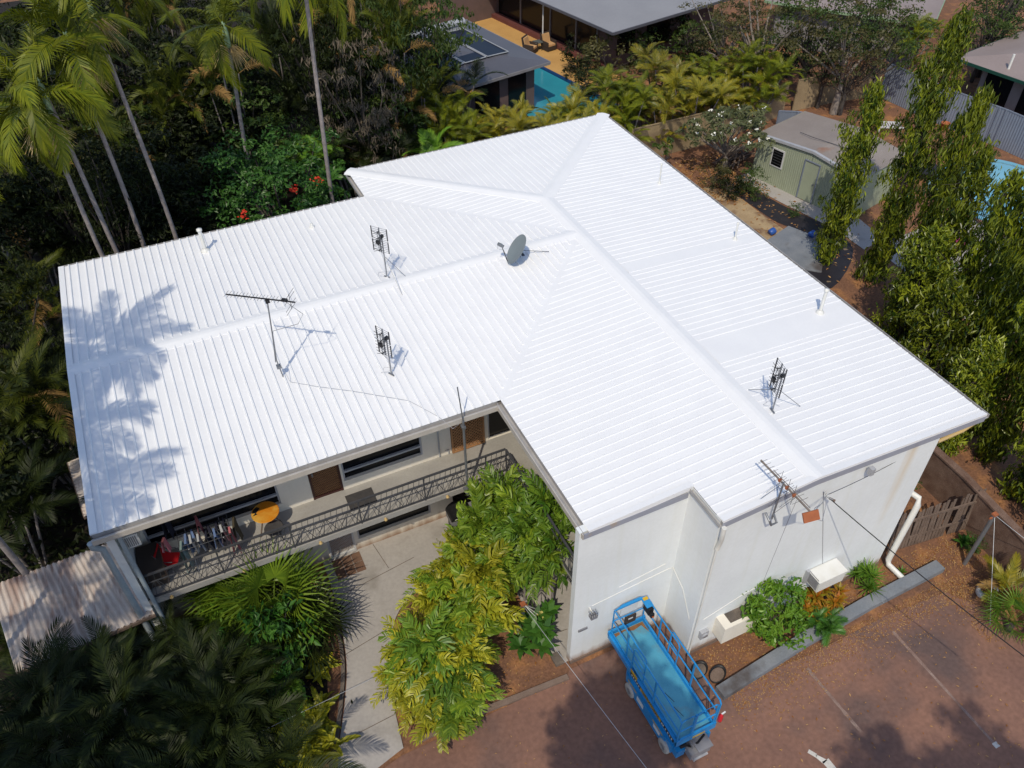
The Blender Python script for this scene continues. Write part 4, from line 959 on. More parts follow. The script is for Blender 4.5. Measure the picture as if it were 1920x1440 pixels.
for a in (.8, 2.37, 3.94, 5.5): g = G(); g.bar((.16 * math.cos(a), .16 * math.sin(a), .42), (.2 * math.cos(a), .2 * math.sin(a), .0), .025); g.build('leg', 'rail', t)
# clothes airer
t = thing('clothes_airer', 'folding metal clothes airer standing on the upper verandah', 'clothes airer', (-7.72, .72, ZF))
g = G()
for yy in np.linspace(-.32, .38, 6): g.tube([(-.62, yy, .98), (.62, yy, .98)], .008, 6)
for xx in (-.62, .62): g.tube([(xx, -.33, .98), (xx, .39, .98)], .010, 6)
g.build('hanging_rail', 'rail', t)
for xx in (-.42, .42):
    g = G(); g.tube([(xx, -.33, .97), (xx, .36, .0)], .011, 6); g.tube([(xx, .36, .97), (xx, -.33, .0)], .011, 6); g.build('crossed_legs', 'galv', t)
g = G(); g.tube([(-.42, 0.01, .49), (.42, .01, .49)], .010, 6); g.build('cross_bar', 'galv', t)
def cloth(label, x, y, z, wd, ht, mt, cat='clothes', ang=0, thick=.085, name='garment', sl=.0):
    g = G(); nu, nv = 6, 8; V = []
    for sgn in (-1, 1):
        for i in range(nv + 1):
            for j in range(nu + 1):
                u = j / nu - .5; v = i / nv
                wv = wd * (1 - .25 * v * sl + (.15 if .08 < v < .3 and sl else 0))
                V.append((u * wv, sgn * (thick * .3 + thick * .7 * v) + .022 * math.sin(u * 17 + x * 9) * v, -v * ht * (1 - .06 * math.sin(u * 9 + x * 5))))
    Q = []
    for k in range(2):
        o = k * (nu + 1) * (nv + 1)
        for i in range(nv):
            for j in range(nu):
                a = o + i * (nu + 1) + j; Q.append([a, a + 1, a + nu + 2, a + nu + 1])
    for j in range(nu): Q.append([j, j + 1, (nu + 1) * (nv + 1) + j + 1, (nu + 1) * (nv + 1) + j])
    g.add(V, Q); o = g.build(name, mt, None, True); o.location = (x, y, z); o.rotation_euler = (0, 0, R(ang)); return tag(o, label, cat, 'washing on the verandah')
zc = ZF + 1.0
cl = [('long pale teal towel hanging over the left end of the airer', -8.30, .56, .30, .95, 'cloth_teal', 80), ('light blue checked shirt second from the left on the airer', -8.17, .72, .34, .52, 'cloth_blue', 84),
      ('white top beside the blue checked shirt on the airer', -8.06, .66, .30, .48, 'cloth_white', 88), ('small blue shirt left of the long pink garment', -7.98, .80, .30, .5, 'cloth_blue', 95),
      ('white vest hanging left of the long pink garment', -7.88, .62, .26, .46, 'cloth_white', 86), ('long pink garment hanging highest at the middle of the airer', -7.78, .86, .36, .78, 'cloth_pink', 92),
      ('navy trousers just right of the long pink garment', -7.68, .66, .34, .62, 'cloth_navy', 84), ('navy shorts in the middle of the airer', -7.58, .78, .32, .50, 'cloth_navy', 97),
      ('dark blue patterned top right of the airer centre', -7.48, .60, .30, .5, 'cloth_blue', 90), ('navy shirt beside the grey vest on the airer', -7.40, .80, .34, .58, 'cloth_navy', 85),
      ('pale grey vest near the right end of the airer', -7.30, .66, .26, .44, 'cloth_white', 93), ('black skirt near the right end of the airer', -7.22, .84, .3, .45, 'cloth_navy', 86),
      ('slim pink leggings at the right end of the airer', -7.12, .52, .22, .90, 'cloth_pink', 86), ('olive brown trousers at the far right of the washing', -6.98, .74, .38, .72, 'cloth_olive', 80)]
for lb, x, y, wd, ht, mt, an in cl: cloth(lb, x, y, zc + (.35 if 'highest' in lb else .01), wd, ht, mt, ang=an, sl=.5)
cloth('short bright pink cloth hanging alone left of the airer', -8.62, .62, 4.15, .16, .42, 'cloth_pink', ang=70)
cloth('dark trousers hanging behind the lone pink cloth', -8.48, 1.05, 4.75, .30, 1.0, 'cloth_navy', ang=75)
t = thing('red_chair', 'bright red fabric folding chair at the left end of the verandah', 'chair', (-8.74, .82, ZF), R(70), sc=.85)
g = G(); nu = 7; V = [(x, .26 * math.cos(a) - .02, .44 + .02 * math.sin(a) + (.0 if i < 3 else (i - 2) * .13) - .06 * math.cos(x * 5)) for i, a in enumerate((3.0, 2.2, 1.5, .9, .6, .45, .3)) for x in (-.24, -.08, .08, .24)]
Q = [[i * 4 + j, i * 4 + j + 1, i * 4 + j + 5, i * 4 + j + 4] for i in range(6) for j in range(3)]; g.add(V, Q); g.add([(v[0], v[1] - .01, v[2] - .012) for v in V], [q[::-1] for q in Q]); g.build('seat', 'red_cloth', t, True)
g = G()
for sx in (-.26, .26): g.tube([(sx, -.24, .44), (sx, .24, .0)], .012, 6); g.tube([(sx, .26, 1.0), (sx, -.26, .0)], .012, 6); g.tube([(sx, -.22, .62), (sx, .22, .64)], .014, 6)
g.build('frame', 'rail', t)
t = thing('cabinet', 'low brown timber cabinet in the left corner of the verandah', 'cabinet', (-9.12, .78, ZF))
g = G(); g.box(-.24, .26, -.42, .42, .06, .68); g.box(-.27, .29, -.45, .45, .68, .71); g.build('body', 'wicker', t)
for yy in (-.41, .01): g = G(); g.box(.26, .275, yy, yy + .40, .08, .66); g.build('door', 'tile_brown', t)
for a, b in ((-.22, -.4), (-.22, .36), (.2, -.4), (.2, .36)): g = G(); g.box(a, a + .04, b, b + .04, 0, .06); g.build('foot', 'rail', t)
def doormat(label, x0, x1, y0, y1, z, mt):
    g = G(); g.box(x0 + .02, x1 - .02, y0 + .02, y1 - .02, .006, .014); g.box(x0, x1, y0, y1, 0, .008)
    o = g.build('doormat', mt); o.location.z = z; return tag(o, label, 'doormat')
doormat('dark grey doormat on the upper verandah beside the red door', -4.08, -3.32, .62, 1.18, ZF, 'mat_grey')
g = G(); 
for i in range(3):
    for j in range(2): g.box(-4.86 + i * .29, -4.585 + i * .29, .62 + j * .36, .965 + j * .36, 0, .012)
o = g.build('brown_tiles', 'tile_brown'); o.location.z = .032; tag(o, 'brown tiled patch on the path outside the lower mesh door', 'tiles')
t = thing('barbecue', 'black hooded barbecue by the lower wall behind the yellow palms', 'barbecue', (-.95, .75, .03))
g = G(); an = np.linspace(0, math.pi, 9); P = [(-.35 * math.cos(a), .28 * math.sin(a)) for a in an]
V = [(x, -.26, .85 + z) for x, z in P] + [(x, .26, .85 + z) for x, z in P]; g.add(V, [[i, i + 1, i + 10, i + 9] for i in range(8)]); g.poly(V[:9]); g.poly(V[9:][::-1]); g.build('hood', 'black_plastic', t, False)
g = G(); g.box(-.34, .34, -.25, .25, .6, .85); g.box(.36, .62, -.25, .25, .80, .83); g.build('body', 'machine_grey', t)
for a in (-.3, .26):
    for b in (-.22, .18): g = G(); g.box(a, a + .04, b, b + .04, 0, .6); g.build('leg', 'rail', t)
g = G(); g.tube([(-.25, -.30, .95), (.25, -.30, .95)], .015, 6); g.build('handle', 'frame_white', t)

# ================================================================== YARD: kerb beam, posts, fences, oddments
g = G(); P = [(3.05, -7.02), (3.4, -6.99), (5.9, -6.76), (8.4, -6.62), (11.15, -6.56)]; ribbon(g, P, .34, -.05, .20)
g.box(6.18, 6.22, -6.94, -6.54, .2, .206); g.box(8.7, 8.74, -6.84, -6.44, .2, .206); tag(g.build('kerb_beam', 'kerb'), 'long grey concrete kerb beam along the front of the leaf strewn bed', 'kerb')
def post(name, label, loc, h, cap_m='terracotta', wires=()):
    t = thing(name, label, 'post', loc)
    g = G(); g.tube([(0, 0, -.05), (0, 0, h)], .058, 10); g.build('shaft', 'galv', t, False)
    g = G(); g.box(-.07, .07, -.06, .06, h, h + .06); g.box(-.14, .14, -.02, .02, h - .12, h - .07); g.build('cap', cap_m, t)
    return t
post('stay_post', 'leaning grey steel stay post with guy wires at the right edge of the car park', (11.95, -6.78, 0), 2.3)
post('stay_post', 'short grey steel stay post among shrubs between the palms and the white wall', (-.76, -3.22, 0), 1.42)
def wire(label, P, r=.007, mt='galv_light'): tag(cable('guy_wire', P, r, mt), label, 'wire')
T1 = Vector((11.95, -6.78, 2.3)); T2 = Vector((-.76, -3.22, 1.42))
wire('guy wire dropping from the right stay post to the ground near the fan leaved palm', [T1, at(1856, 1175, 0)], .008); wire('pale guy wire leaving the right stay post towards the mast trees', sagline(T1, at(1990, 1062, 1.8), .02), .008)
wire('wire leaving the short stay post across the car park', sagline(T2 - Vector((0, 0, .02)), at(1262, 1505, 1.3), .03), .008); wire('wire leaving the short stay post across the path to the dark palms', sagline(T2 - Vector((0, 0, .04)), at(430, 1400, 1.2), .02), .006)
for k, (dx, dy) in enumerate(((.35, -.25), (.48, -.15), (.55, .12))):
    wire(('first', 'second', 'third')[k] + ' of three short white stays fanning from the short post', [T2 + Vector((.03, 0, 0)), T2 + Vector((dx, dy, -.62 - .1 * k))], .012, 'pvc')
# paling fence and low boundary wall
t = thing('paling_fence', 'grey weathered timber paling fence between the building and the boundary wall', 'fence', (0, 0, 0))
a, b = Vector((10.25, -5.5, 0)), Vector((13.05, -5.86, 0)); n = 25; g = G()
for k in range(n):
    p = a.lerp(b, k / (n - 1)); lean = rng.normal(0, .05) + (.08 if k > 16 else 0); h = 1.5 + rng.normal(0, .05)
    if k in (17,): continue
    Mx = Matrix.Translation(p) @ Matrix.Rotation(lean, 4, 'Y') @ Matrix.Rotation(-.12, 4, 'X'); g.box(-.052, .052, -.010, .010, 0, h, 0, Mx)
g.build('palings', 'timber_grey', t)
g = G(); g.bar(a + Vector((0, .06, .4)), b + Vector((0, .06, .4)), .05, .08); g.bar(a + Vector((0, .12, 1.15)), b + Vector((0, .12, 1.15)), .05, .08); g.build('rail', 'timber_grey', t)
g = G(); ribbon(g, [(12.6, -9.6), (12.95, -6.6), (13.15, -5.0), (13.3, 0), (13.5, 4), (15.5, 6.0)], .16, -.05, 1.45); ribbon(g, [(12.6, -9.6), (12.95, -6.6), (13.15, -5.0), (13.3, 0), (13.5, 4), (15.5, 6.0)], .24, 1.452, 1.52)
tag(g.build('boundary_wall', 'mulch'), 'stained brown boundary wall between the building and the mast trees', 'wall')
def basin(label, x, y, m2):
    t = thing('oval_basin', label, 'basin', (x, y, .01), R(25)); Sc = Matrix.Diagonal((1.5, 1, 1, 1))
    g = G(); g.lathe([(.17, .0), (.20, .10), (.185, .11), (.16, .03)], n=20, M=Sc); g.build('rim', 'black_plastic', t, True); g = G(); g.lathe([(.001, .035), (.165, .035)], n=20, M=Sc); g.build('bottom', m2, t)
basin('oval basin with pale bottom on the ground beside the lift', 3.32, -6.55, 'timber_grey'); basin('dark oval tub on the ground between the lift and the wall', 2.95, -6.25, 'concrete_dark')
g = G(); g.box(-.12, .12, -.16, .16, 0, .10); g.box(-.13, .13, -.17, .17, .10, .12); o = g.build('drain_box', 'concrete_dark'); o.location = (-.28, -4.35, 0); tag(o, 'dark square drain box at the foot of the front left corner', 'drain')
g = G(); g.lathe([(.33, .0), (.36, .06), (.33, .16), (.24, .18), (.2, .10)], n=22, M=Matrix.Diagonal((1, .7, 1, 1))); o = g.build('old_tyre', 'galv_light', None, True); o.location = (11.75, -7.75, 0); tag(o, 'pale grey tub edge under the dry palm frond right of the car park', 'tub')

# ================================================================== LEAN-TO ROOFS AT THE LEFT END
def corr_roof(name, label, P, z0, z1, n, mt, posts, rz_along=0):
    """corrugated sheet over the quad P (a, b, c, d): corrugations run a->d"""
    t = thing(name, label, 'carport', (0, 0, 0)); g = G(); a, b, c, d = [Vector(p) for p in P]; V = []; k = n * 4
    for i in range(k + 1):
        s = i / k; off = .034 * math.sin(s * n * 2 * math.pi); 
        for v in (0, .5, 1): p = a.lerp(b, s).lerp(d.lerp(c, s), v); V.append((p.x, p.y, p.z + off - .03 * math.sin(v * 3.14)))
    g.add(V, [[i * 3 + j, i * 3 + j + 1, i * 3 + j + 4, i * 3 + j + 3] for i in range(k) for j in range(2)]); g.build('roof', mt, t, True)
    for p, q_ in ((a, b), (d, c)): g = G(); g.bar(Vector(p) + Vector((0, 0, -.07)), Vector(q_) + Vector((0, 0, -.07)), .06, .09); g.build('beam', 'timber_grey', t)
    for (x, y) in posts: g = G(); g.tube([(x, y, 0), (x, y, z0 - .05)], .04, 8); g.build('post', 'galv', t)
    return t
corr_roof('lean_to', 'rusty streaked corrugated iron lean-to roof at the left end', [at(-20, 1100, 2.6), at(200, 1020, 2.6), at(290, 1150, 2.45), at(30, 1262, 2.45)], 2.55, 2.5, 21, 'rusty_iron', [(-9.8, .15), (-12.3, .1), (-12.5, 2.4)])
corr_roof('lean_to', 'small corrugated awning half hidden behind the left gable end', [(-9.9, 3.85, 2.6), (-9.9, 6.3, 2.6), (-11.0, 6.2, 2.5), (-10.72, 3.85, 2.5)], 2.5, 2.5, 17, 'rusty_iron', [(-10.6, 3.95), (-10.9, 6.0)])

# ================================================================== GREEN SHED
t = thing('garden_shed', 'pale green ribbed metal shed with a dusty grey roof', 'shed', (0, 0, 0))
fl, fr = Vector((20.62, 14.75, 0)), Vector((21.98, 9.35, 0)); dx = (fr - fl).normalized(); L_ = (fr - fl).length; dy = Vector((-dx.y, dx.x, 0))  # dy = into the shed
if dy.x < 0: dy = -dy
DEP = 3.6; hl, hm, hr_ = 2.27, 2.46, 2.18; mid = L_ * .55
def SP(u, v, z): return fl + dx * u + dy * v + Vector((0, 0, z))
g = G()
def ribbed(a, b, h0, h1, hole=()):
    n = int((b - a).length / .055); d = (b - a) / n; nn = Vector((d.y, -d.x, 0)).normalized(); V = []
    for i in range(n + 1):
        p = a + d * i + nn * (.014 if i % 2 else 0); s = i / n; h = h0 + (h1 - h0) * s; V += [(p.x, p.y, 0), (p.x, p.y, h)]
    g.add(V, [[2 * i, 2 * i + 1, 2 * i + 3, 2 * i + 2] for i in range(n)])
ribbed(SP(0, 0, 0), SP(mid, 0, 0), hl, hm); ribbed(SP(mid, 0, 0), SP(L_, 0, 0), hm, hr_); ribbed(SP(L_, 0, 0), SP(L_, DEP, 0), hr_, hr_); ribbed(SP(0, DEP, 0), SP(0, 0, 0), hl, hl); ribbed(SP(L_, DEP, 0), SP(0, DEP, 0), hr_, hl)
g.build('wall', 'shed_green', t)
g = G(); o_ = .10
g.poly([SP(-o_, -o_, hl - .02), SP(mid, -o_, hm + .05), SP(mid, DEP + o_, hm + .05), SP(-o_, DEP + o_, hl - .02)]); g.poly([SP(mid, -o_, hm + .05), SP(L_ + o_, -o_, hr_ - .02), SP(L_ + o_, DEP + o_, hr_ - .02), SP(mid, DEP + o_, hm + .05)])
rf = g.build('roof', 'shed_roof', t)
g = G()
for u0, z0, u1, z1 in ((-o_, hl - .02, mid, hm + .05), (mid, hm + .05, L_ + o_, hr_ - .02)): g.add([SP(u0, -o_ - .01, z0 + .02), SP(u1, -o_ - .01, z1 + .02), SP(u1, -o_ - .01, z1 - .10), SP(u0, -o_ - .01, z0 - .10), SP(u0, .05, z0 + .02), SP(u1, .05, z1 + .02)], [[0, 3, 2, 1], [0, 1, 5, 4]])
g.build('barge_flashing', 'frame_grey', rf)
def onface(u0, u1, z0, z1, v0, v1):
    g = G(); P = [SP(u, v, z) for z in (z0, z1) for v in (v0, v1) for u in (u0, u1)]; g.add([tuple(p) for p in P], [[0, 2, 3, 1], [4, 5, 7, 6], [0, 1, 5, 4], [2, 6, 7, 3], [0, 4, 6, 2], [1, 3, 7, 5]]); return g
wf = onface(.92, 1.62, 1.0, 1.92, -.05, -.02); wn = wf.build('window', 'frame_white', t); onface(.99, 1.55, 1.07, 1.85, -.062, -.052).build('pane', 'glass_dark', wn)
for z in np.linspace(1.2, 1.75, 5):
    P = [SP(u, -.07, z) for u in (1.0, 1.54)]; g = G(); g.bar(P[0], P[1], .012, .012); g.build('louvre', 'rail', wn)
dr = onface(2.78, 3.55, .05, 1.98, -.045, -.02).build('door', 'shed_green', t)
g = G(); [g.bar(SP(u, -.06, .05), SP(u, -.06, 2.0), .05) for u in (2.76, 3.57)]; g.bar(SP(2.74, -.06, 2.0), SP(3.59, -.06, 2.0), .05); g.build('frame', 'fence_grey', dr); g = G(); g.bar(SP(3.42, -.10, 1.0), SP(3.5, -.10, 1.02), .04); g.build('handle', 'galv', dr)
g = G(); g.tube([SP(1.4, 1.2, 2.45), SP(2.2, 1.0, 2.56), SP(3.6, 1.3, 2.52), SP(4.6, 1.8, 2.35)], .015, 5); tag(g.build('roof_cable', 'rail'), 'thin dark cable lying across the shed roof', 'cable')
g = G(); 
for k in range(16):
    p = Vector((20.5, 16.2, .15)) + Vector((rng.normal(0, .35), rng.normal(0, .4), abs(rng.normal(0, .16)))); a_ = rng.normal(.35, .35); d = Vector((math.cos(a_), math.sin(a_), rng.normal(0, .1))) * (.6 + rng.random() * .7); g.bar(p - d, p + d, .07, .05)
tag(g.build('timber_pile', 'timber_grey'), 'heap of old grey timber piled beside the left end of the shed', 'timber pile')
g = G(); g.poly([at(1438, 452, 0).xy, at(1478, 425, 0).xy, at(1548, 452, 0).xy, at(1540, 512, 0).xy, at(1470, 500, 0).xy], 0, .05); tag(g.build('concrete_slab', 'kerb'), 'grey green concrete slab on the ground behind the right roof edge', 'slab')
for (x, y), lb in (((1443, 437), 'blue plastic drum lying beside the grey slab, nearest the roof'), ((1518, 442), 'blue plastic drum on the black weed mat nearest the mast trees')):
    p = at(x, y, .12); g = G(); g.lathe([(.001, 0), (.13, 0), (.15, .03), (.15, .26), (.12, .29), (.001, .29)], n=14, M=Matrix.Rotation(R(70), 4, 'Y')); o = g.build('plastic_drum', 'blue_plastic', None, True); o.location = p; tag(o, lb, 'drum')

# ================================================================== FENCES AT THE BACK
def panel_fence(name, label, P, h, mt, rib_=.0, post_every=2.4, pm='galv', pl='panel'):
    t = thing(name, label, 'fence', (0, 0, 0)); g = G(); gp = G(); first = True
    for a, b in zip(P[:-1], P[1:]):
        a = Vector((*a, 0)); b = Vector((*b, 0)); Ln = (b - a).length; d = (b - a) / Ln; nn = Vector((d.y, -d.x, 0)); n = int(Ln / (rib_ or .5)); V = []
        for i in range(n + 1):
            p = a + d * (Ln * i / n) + nn * (.02 if (i % 2 and rib_) else 0); V += [tuple(p), (p.x, p.y, h)]
            q_ = p - nn * .02; 
        g.add(V, [[2 * i, 2 * i + 1, 2 * i + 3, 2 * i + 2] for i in range(n)])
        g.bar(a + Vector((0, 0, h)), b + Vector((0, 0, h)), .06, .05)
        for s in np.arange(0, Ln, post_every):
            p = a + d * s + nn * .05; q_ = G(); q_.bar(p, p + Vector((0, 0, h + .02)), .07); q_.build('post', pm, t)
    g.build(pl, mt, t); return t
panel_fence('metal_fence', 'blue grey ribbed metal fence beside the right neighbour house', [(33.0, 19.0), (33.4, 14.6), (34.0, 11.8), (34.3, 8.5), (34.6, 4)], 1.95, 'fence_grey', .07, 2.5, 'fence_grey')
panel_fence('rendered_fence', 'stained beige fence along the back boundary behind the frangipani', [(15.8, 18.5), (21.4, 18.5), (26.5, 19.6)], 1.85, 'fence_beige', 0, 60, 'fence_beige')
panel_fence('rendered_fence', 'leaning weathered beige fence behind the shed roof', [(27.2, 19.7), (30.2, 19.6), (32.8, 19.2)], 1.8, 'fence_beige', 0, 60, 'fence_beige')
panel_fence('metal_fence', 'short pale corrugated fence piece at the back left corner of the shed', [(23.6, 16.9), (24.4, 16.4), (24.9, 15.9)], 1.9, 'fence_grey', .07, 60, 'fence_grey')
g = G(); p = at(1700, 205, 0); q_ = Vector((.95, -.3, 0))
g.tube([p, p + Vector((-.05, 0, 1.9)), p + Vector((-.3, .1, 2.15)), ], .03, 6); g.tube([p + q_, p + q_ + Vector((0, 0, 2.0)), p + q_ * .8 + Vector((0, 0, 2.2)), p + Vector((-.3, .1, 2.1))], .03, 6)
tag(g.build('pipe_frame', 'green_pale'), 'pale green bent pipe frame standing before the metal fence', 'frame')
t = thing('slatted_bench', 'white slatted bench lying behind the shed', 'bench', tuple(at(1664, 247, 0)), R(-30))
for k in range(9): g = G(); g.box(-.62 + k * .14, -.54 + k * .14, -.3, .3, .38, .42); g.build('slat', 'frame_white', t)
g = G(); g.box(-.66, .66, -.36, -.30, .36, .43); g.box(-.66, .66, .30, .36, .36, .43); g.build('frame', 'frame_white', t)
for a in (-.6, .56):
    for b in (-.32, .28): g = G(); g.box(a, a + .05, b, b + .05, 0, .36); g.build('leg', 'frame_white', t)

# ================================================================== RIGHT NEIGHBOUR: pool, fence, houses
pts = [at(1797, 322, 0), at(1812, 300, 0), at(1905, 318, 0), at(1960, 340, 0), at(1985, 410, 0), at(1900, 425, 0), at(1868, 402, 0), at(1775, 362, 0)]
pool_pts = arc([(27.6, 9.6), (28.6, 10.3), (31.2, 11.0), (33.0, 9.8), (33.4, 6.6), (31.5, 4.8), (29.0, 5.4), (27.8, 7.2), (27.6, 9.6)], 5)[:-1]
sheet('pool_water', pool_pts, 'pool_light', .02)
g = G(); ribbon(g, arc([(27.5, 9.7), (28.5, 10.5), (31.2, 11.25), (33.2, 9.9), (33.7, 6.5), (31.5, 4.55), (28.8, 5.2), (27.6, 7.1), (27.5, 9.7)], 5), .26, -.02, .05); struct('pool_coping', g, 'pool_light')
t = thing('pool_fence', 'black tubular pool fence in front of the light blue pool', 'fence', (0, 0, 0)); a, b = Vector((27.2, 6.9, 0)), Vector((26.4, 4.3, 0)); g = G()
for s in np.linspace(0, 1, 24): p = a.lerp(b, s); g.tube([p + Vector((0, 0, .1)), p + Vector((0, 0, 1.2))], .012, 5)
g.build('bars', 'black_plastic', t); g = G(); [g.bar(a + Vector((0, 0, z)), b + Vector((0, 0, z)), .04) for z in (.1, 1.1)]; g.build('rail', 'black_plastic', t)
for s in (0, .5, 1): g = G(); p = a.lerp(b, s); g.bar(p, p + Vector((0, 0, 1.3)), .06); g.build('post', 'black_plastic', t)
def hiphouse(name, label, c0, a, la, b, lb, eave, pitch, mr, mw, fas, over=.7, open_=True):
    """eave corner c0, unit edge a (length la) and b (length lb)"""
    t = thing(name, label, 'house', (0, 0, 0)); a = Vector((*a, 0)).normalized(); b = Vector((*b, 0)); b = (b - a * b.dot(a)).normalized(); c0 = Vector((*c0, 0))
    def W(u, v, z): return c0 + a * u + b * v + Vector((0, 0, z))
    hb = min(la, lb) / 2; rz = eave + hb * pitch; g = G(); P = [W(0, 0, eave), W(la, 0, eave), W(la, lb, eave), W(0, lb, eave)]
    if la >= lb: r1, r2 = W(hb, hb, rz), W(la - hb, hb, rz); F = [[P[0], P[1], r2, r1], [P[1], P[2], r2], [P[2], P[3], r1, r2], [P[3], P[0], r1]]
    else: r1, r2 = W(hb, hb, rz), W(hb, lb - hb, rz); F = [[P[0], P[1], r1], [P[1], P[2], r2, r1], [P[2], P[3], r2], [P[3], P[0], r1, r2]]
    for f in F: g.poly(f)
    rf = g.build('roof', mr, t)
    g = G(); ring = P + [P[0]]
    for p, q_ in zip(ring[:-1], ring[1:]): g.bar(p - Vector((0, 0, .08)), q_ - Vector((0, 0, .08)), .10, .15)
    g.build('gutter', fas, rf)
    g = G(); z0 = eave - .10; g.poly([W(.05, .05, z0), W(la - .05, .05, z0), W(la - .05, lb - .05, z0), W(.05, lb - .05, z0)]); g.build('soffit', 'wall_dim', rf)
    g = G(); o = over; g.poly([W(o, o, 0).xy, W(la - o, o, 0).xy, W(la - o, lb - o, 0).xy, W(o, lb - o, 0).xy], 0, z0 - .02); wl = g.build('wall', mw, t)
    def strip(u0, v0, u1, v1, za, zb, out, m, nm):
        p, q_ = W(u0, v0, 0), W(u1, v1, 0); n = (q_ - p).normalized(); n = Vector((n.y, -n.x, 0)) * out; g = G()
        V = [p, q_, q_ + n, p + n]; g.poly([v.xy for v in V], za, zb); return g.build(nm, m, t)
    return t, W, strip, rf
# red-brown neighbour with orange patio (top), grey hip roof
AX = (-.195, .981); BX = (.981, .195)
big, Wb, stripb, rfb = hiphouse('neighbour_house', 'large neighbour house with a pale grey hip roof behind the orange patio', (19.62, 27.1), AX, 17, BX, 12, 3.2, .16, 'roof_grey', 'wall_dim', 'roof_grey_dark', 1.7)
for u0, u1 in ((3.3, 5.0), (5.2, 7.6), (7.8, 10.8), (11.0, 13.5)):
    g = stripb(u0, 1.68, u1, 1.68, .35, 2.5, -.03, 'glass_dark', 'window')
for u in (3.1, 5.1, 7.7, 10.9):
    g = G(); p = Wb(u, 1.6, 0); g.tube([p, p + Vector((0, 0, 3.0))], .05, 8); g.build('post', 'wall_grey', big)
g = G(); p = Wb(7.0, .45, 0); g.tube([p, p + Vector((0, 0, 3.05))], .045, 8); g.build('post', 'frame_white', big)
g = G(); V = [Wb(1.2, 1.1, 0), Wb(14, 1.1, 0), Wb(14, 1.72, 0), Wb(1.2, 1.72, 0)]; g.poly([v.xy for v in V], 0, .38); g.build('plinth', 'plinth_red', big)
for u0, u1 in ((2, 3.4), (4.4, 6.4)): 
    V = [Wb(1.66, u0, 0), Wb(1.66, u1, 0), Wb(1.70, u1, 0), Wb(1.70, u0, 0)]; g = G(); g.poly([v.xy for v in V], .9, 2.4); g.build('window', 'glass_dark', big)
pt = [Wb(-1.5, 1.5, 0), Wb(15, 1.5, 0), Wb(15, -5.5, 0), Wb(12.5, -5.5, 0), Wb(12.5, -1.5, 0), Wb(-1.5, -1.5, 0)]
sheet('patio', [tuple(p.xy) for p in (Wb(-1.0, 1.4, 0), Wb(15, 1.4, 0), Wb(15, -4.2, 0), Wb(7.2, -2.6, 0), Wb(7.0, -1.35, 0), Wb(-1.0, -1.35, 0))], 'patio_tile', .12)
g = G(); V = [Wb(13.6, -3.0, 0), Wb(13.75, -3.0, 0), Wb(13.75, 1.6, 0), Wb(13.6, 1.6, 0)]; g.poly([v.xy for v in V], .1, 2.6); tag(g.build('patio_wall', 'wall_dim'), 'brown slatted wall closing the far end of the orange patio', 'wall')
# blue pool beside the patio
pq = [Wb(6.6, -1.55, 0), Wb(-2.5, -1.55, 0), Wb(-2.5, -6.2, 0), Wb(6.6, -6.2, 0)]
sheet('pool_water', [tuple(p.xy) for p in pq], 'pool_cyan', .03)
g = G(); ribbon(g, [tuple(p.xy) for p in (Wb(6.7, -6.2, 0), Wb(6.7, -1.45, 0), Wb(-2.5, -1.45, 0))], .2, -.02, .14); struct('pool_coping', g, 'pool_tile')
# pool house with solar panels
ph, Wp, stripp, rfp = hiphouse('pool_house', 'low dark grey roofed pool house carrying solar panels', (14.95, 25.85), AX, 8.2, (-.981, -.195), 7.0, 2.8, .10, 'roof_grey_dark', 'wall_dim', 'wall_grey', .6)
for a_, b_ in ((1.2, 2.4), (3.0, 4.6)):
    V = [Wp(.57, a_, 0), Wp(.57, b_, 0), Wp(.61, b_, 0), Wp(.61, a_, 0)]; g = G(); g.poly([v.xy for v in V], .3, 2.3); g.build('window', 'glass_dark', ph)
def solar(label, u0, u1, v0, v1):
    t = thing('solar_panel', label, 'solar panel', (0, 0, 0), 0, 'solar panels on the pool house roof'); zz = lambda u, v: 2.8 + min(u, v, 8.2 - u, 7 - v) * .10 + .10
    P = [Wp(u, v, zz(u, v)) for u, v in ((u0, v0), (u1, v0), (u1, v1), (u0, v1))]; g = G(); g.poly(P); g.add(P + [p - Vector((0, 0, .06)) for p in P], [[0, 1, 5, 4], [1, 2, 6, 5], [2, 3, 7, 6], [3, 0, 4, 7]]); g.build('panel', 'solar', t)
    g = G(); P2 = [p + Vector((0, 0, .01)) for p in P]; [g.bar(P2[i], P2[(i + 1) % 4], .05, .04) for i in range(4)]; g.build('frame', 'galv_light', t)
solar('right hand solar panel on the pool house roof, nearest the patio', 2.0, 6.4, 1.35, 2.75); solar('middle solar panel on the pool house roof', 2.0, 6.4, 2.85, 4.2); solar('left hand solar panel half hidden by the drooping tree', 2.0, 6.4, 4.3, 5.6)
g = G(); P = [Wp(6.9, 1.0, 3.25), Wp(6.9, 4.8, 3.25)]; g.tube(P, .22, 12); g.bar(P[0] - Vector((0, 0, .3)), P[1] - Vector((0, 0, .3)), .3, .25); tag(g.build('water_tank', 'galv_light', None, False), 'silver cylindrical solar water tank at the top of the panels', 'water tank')
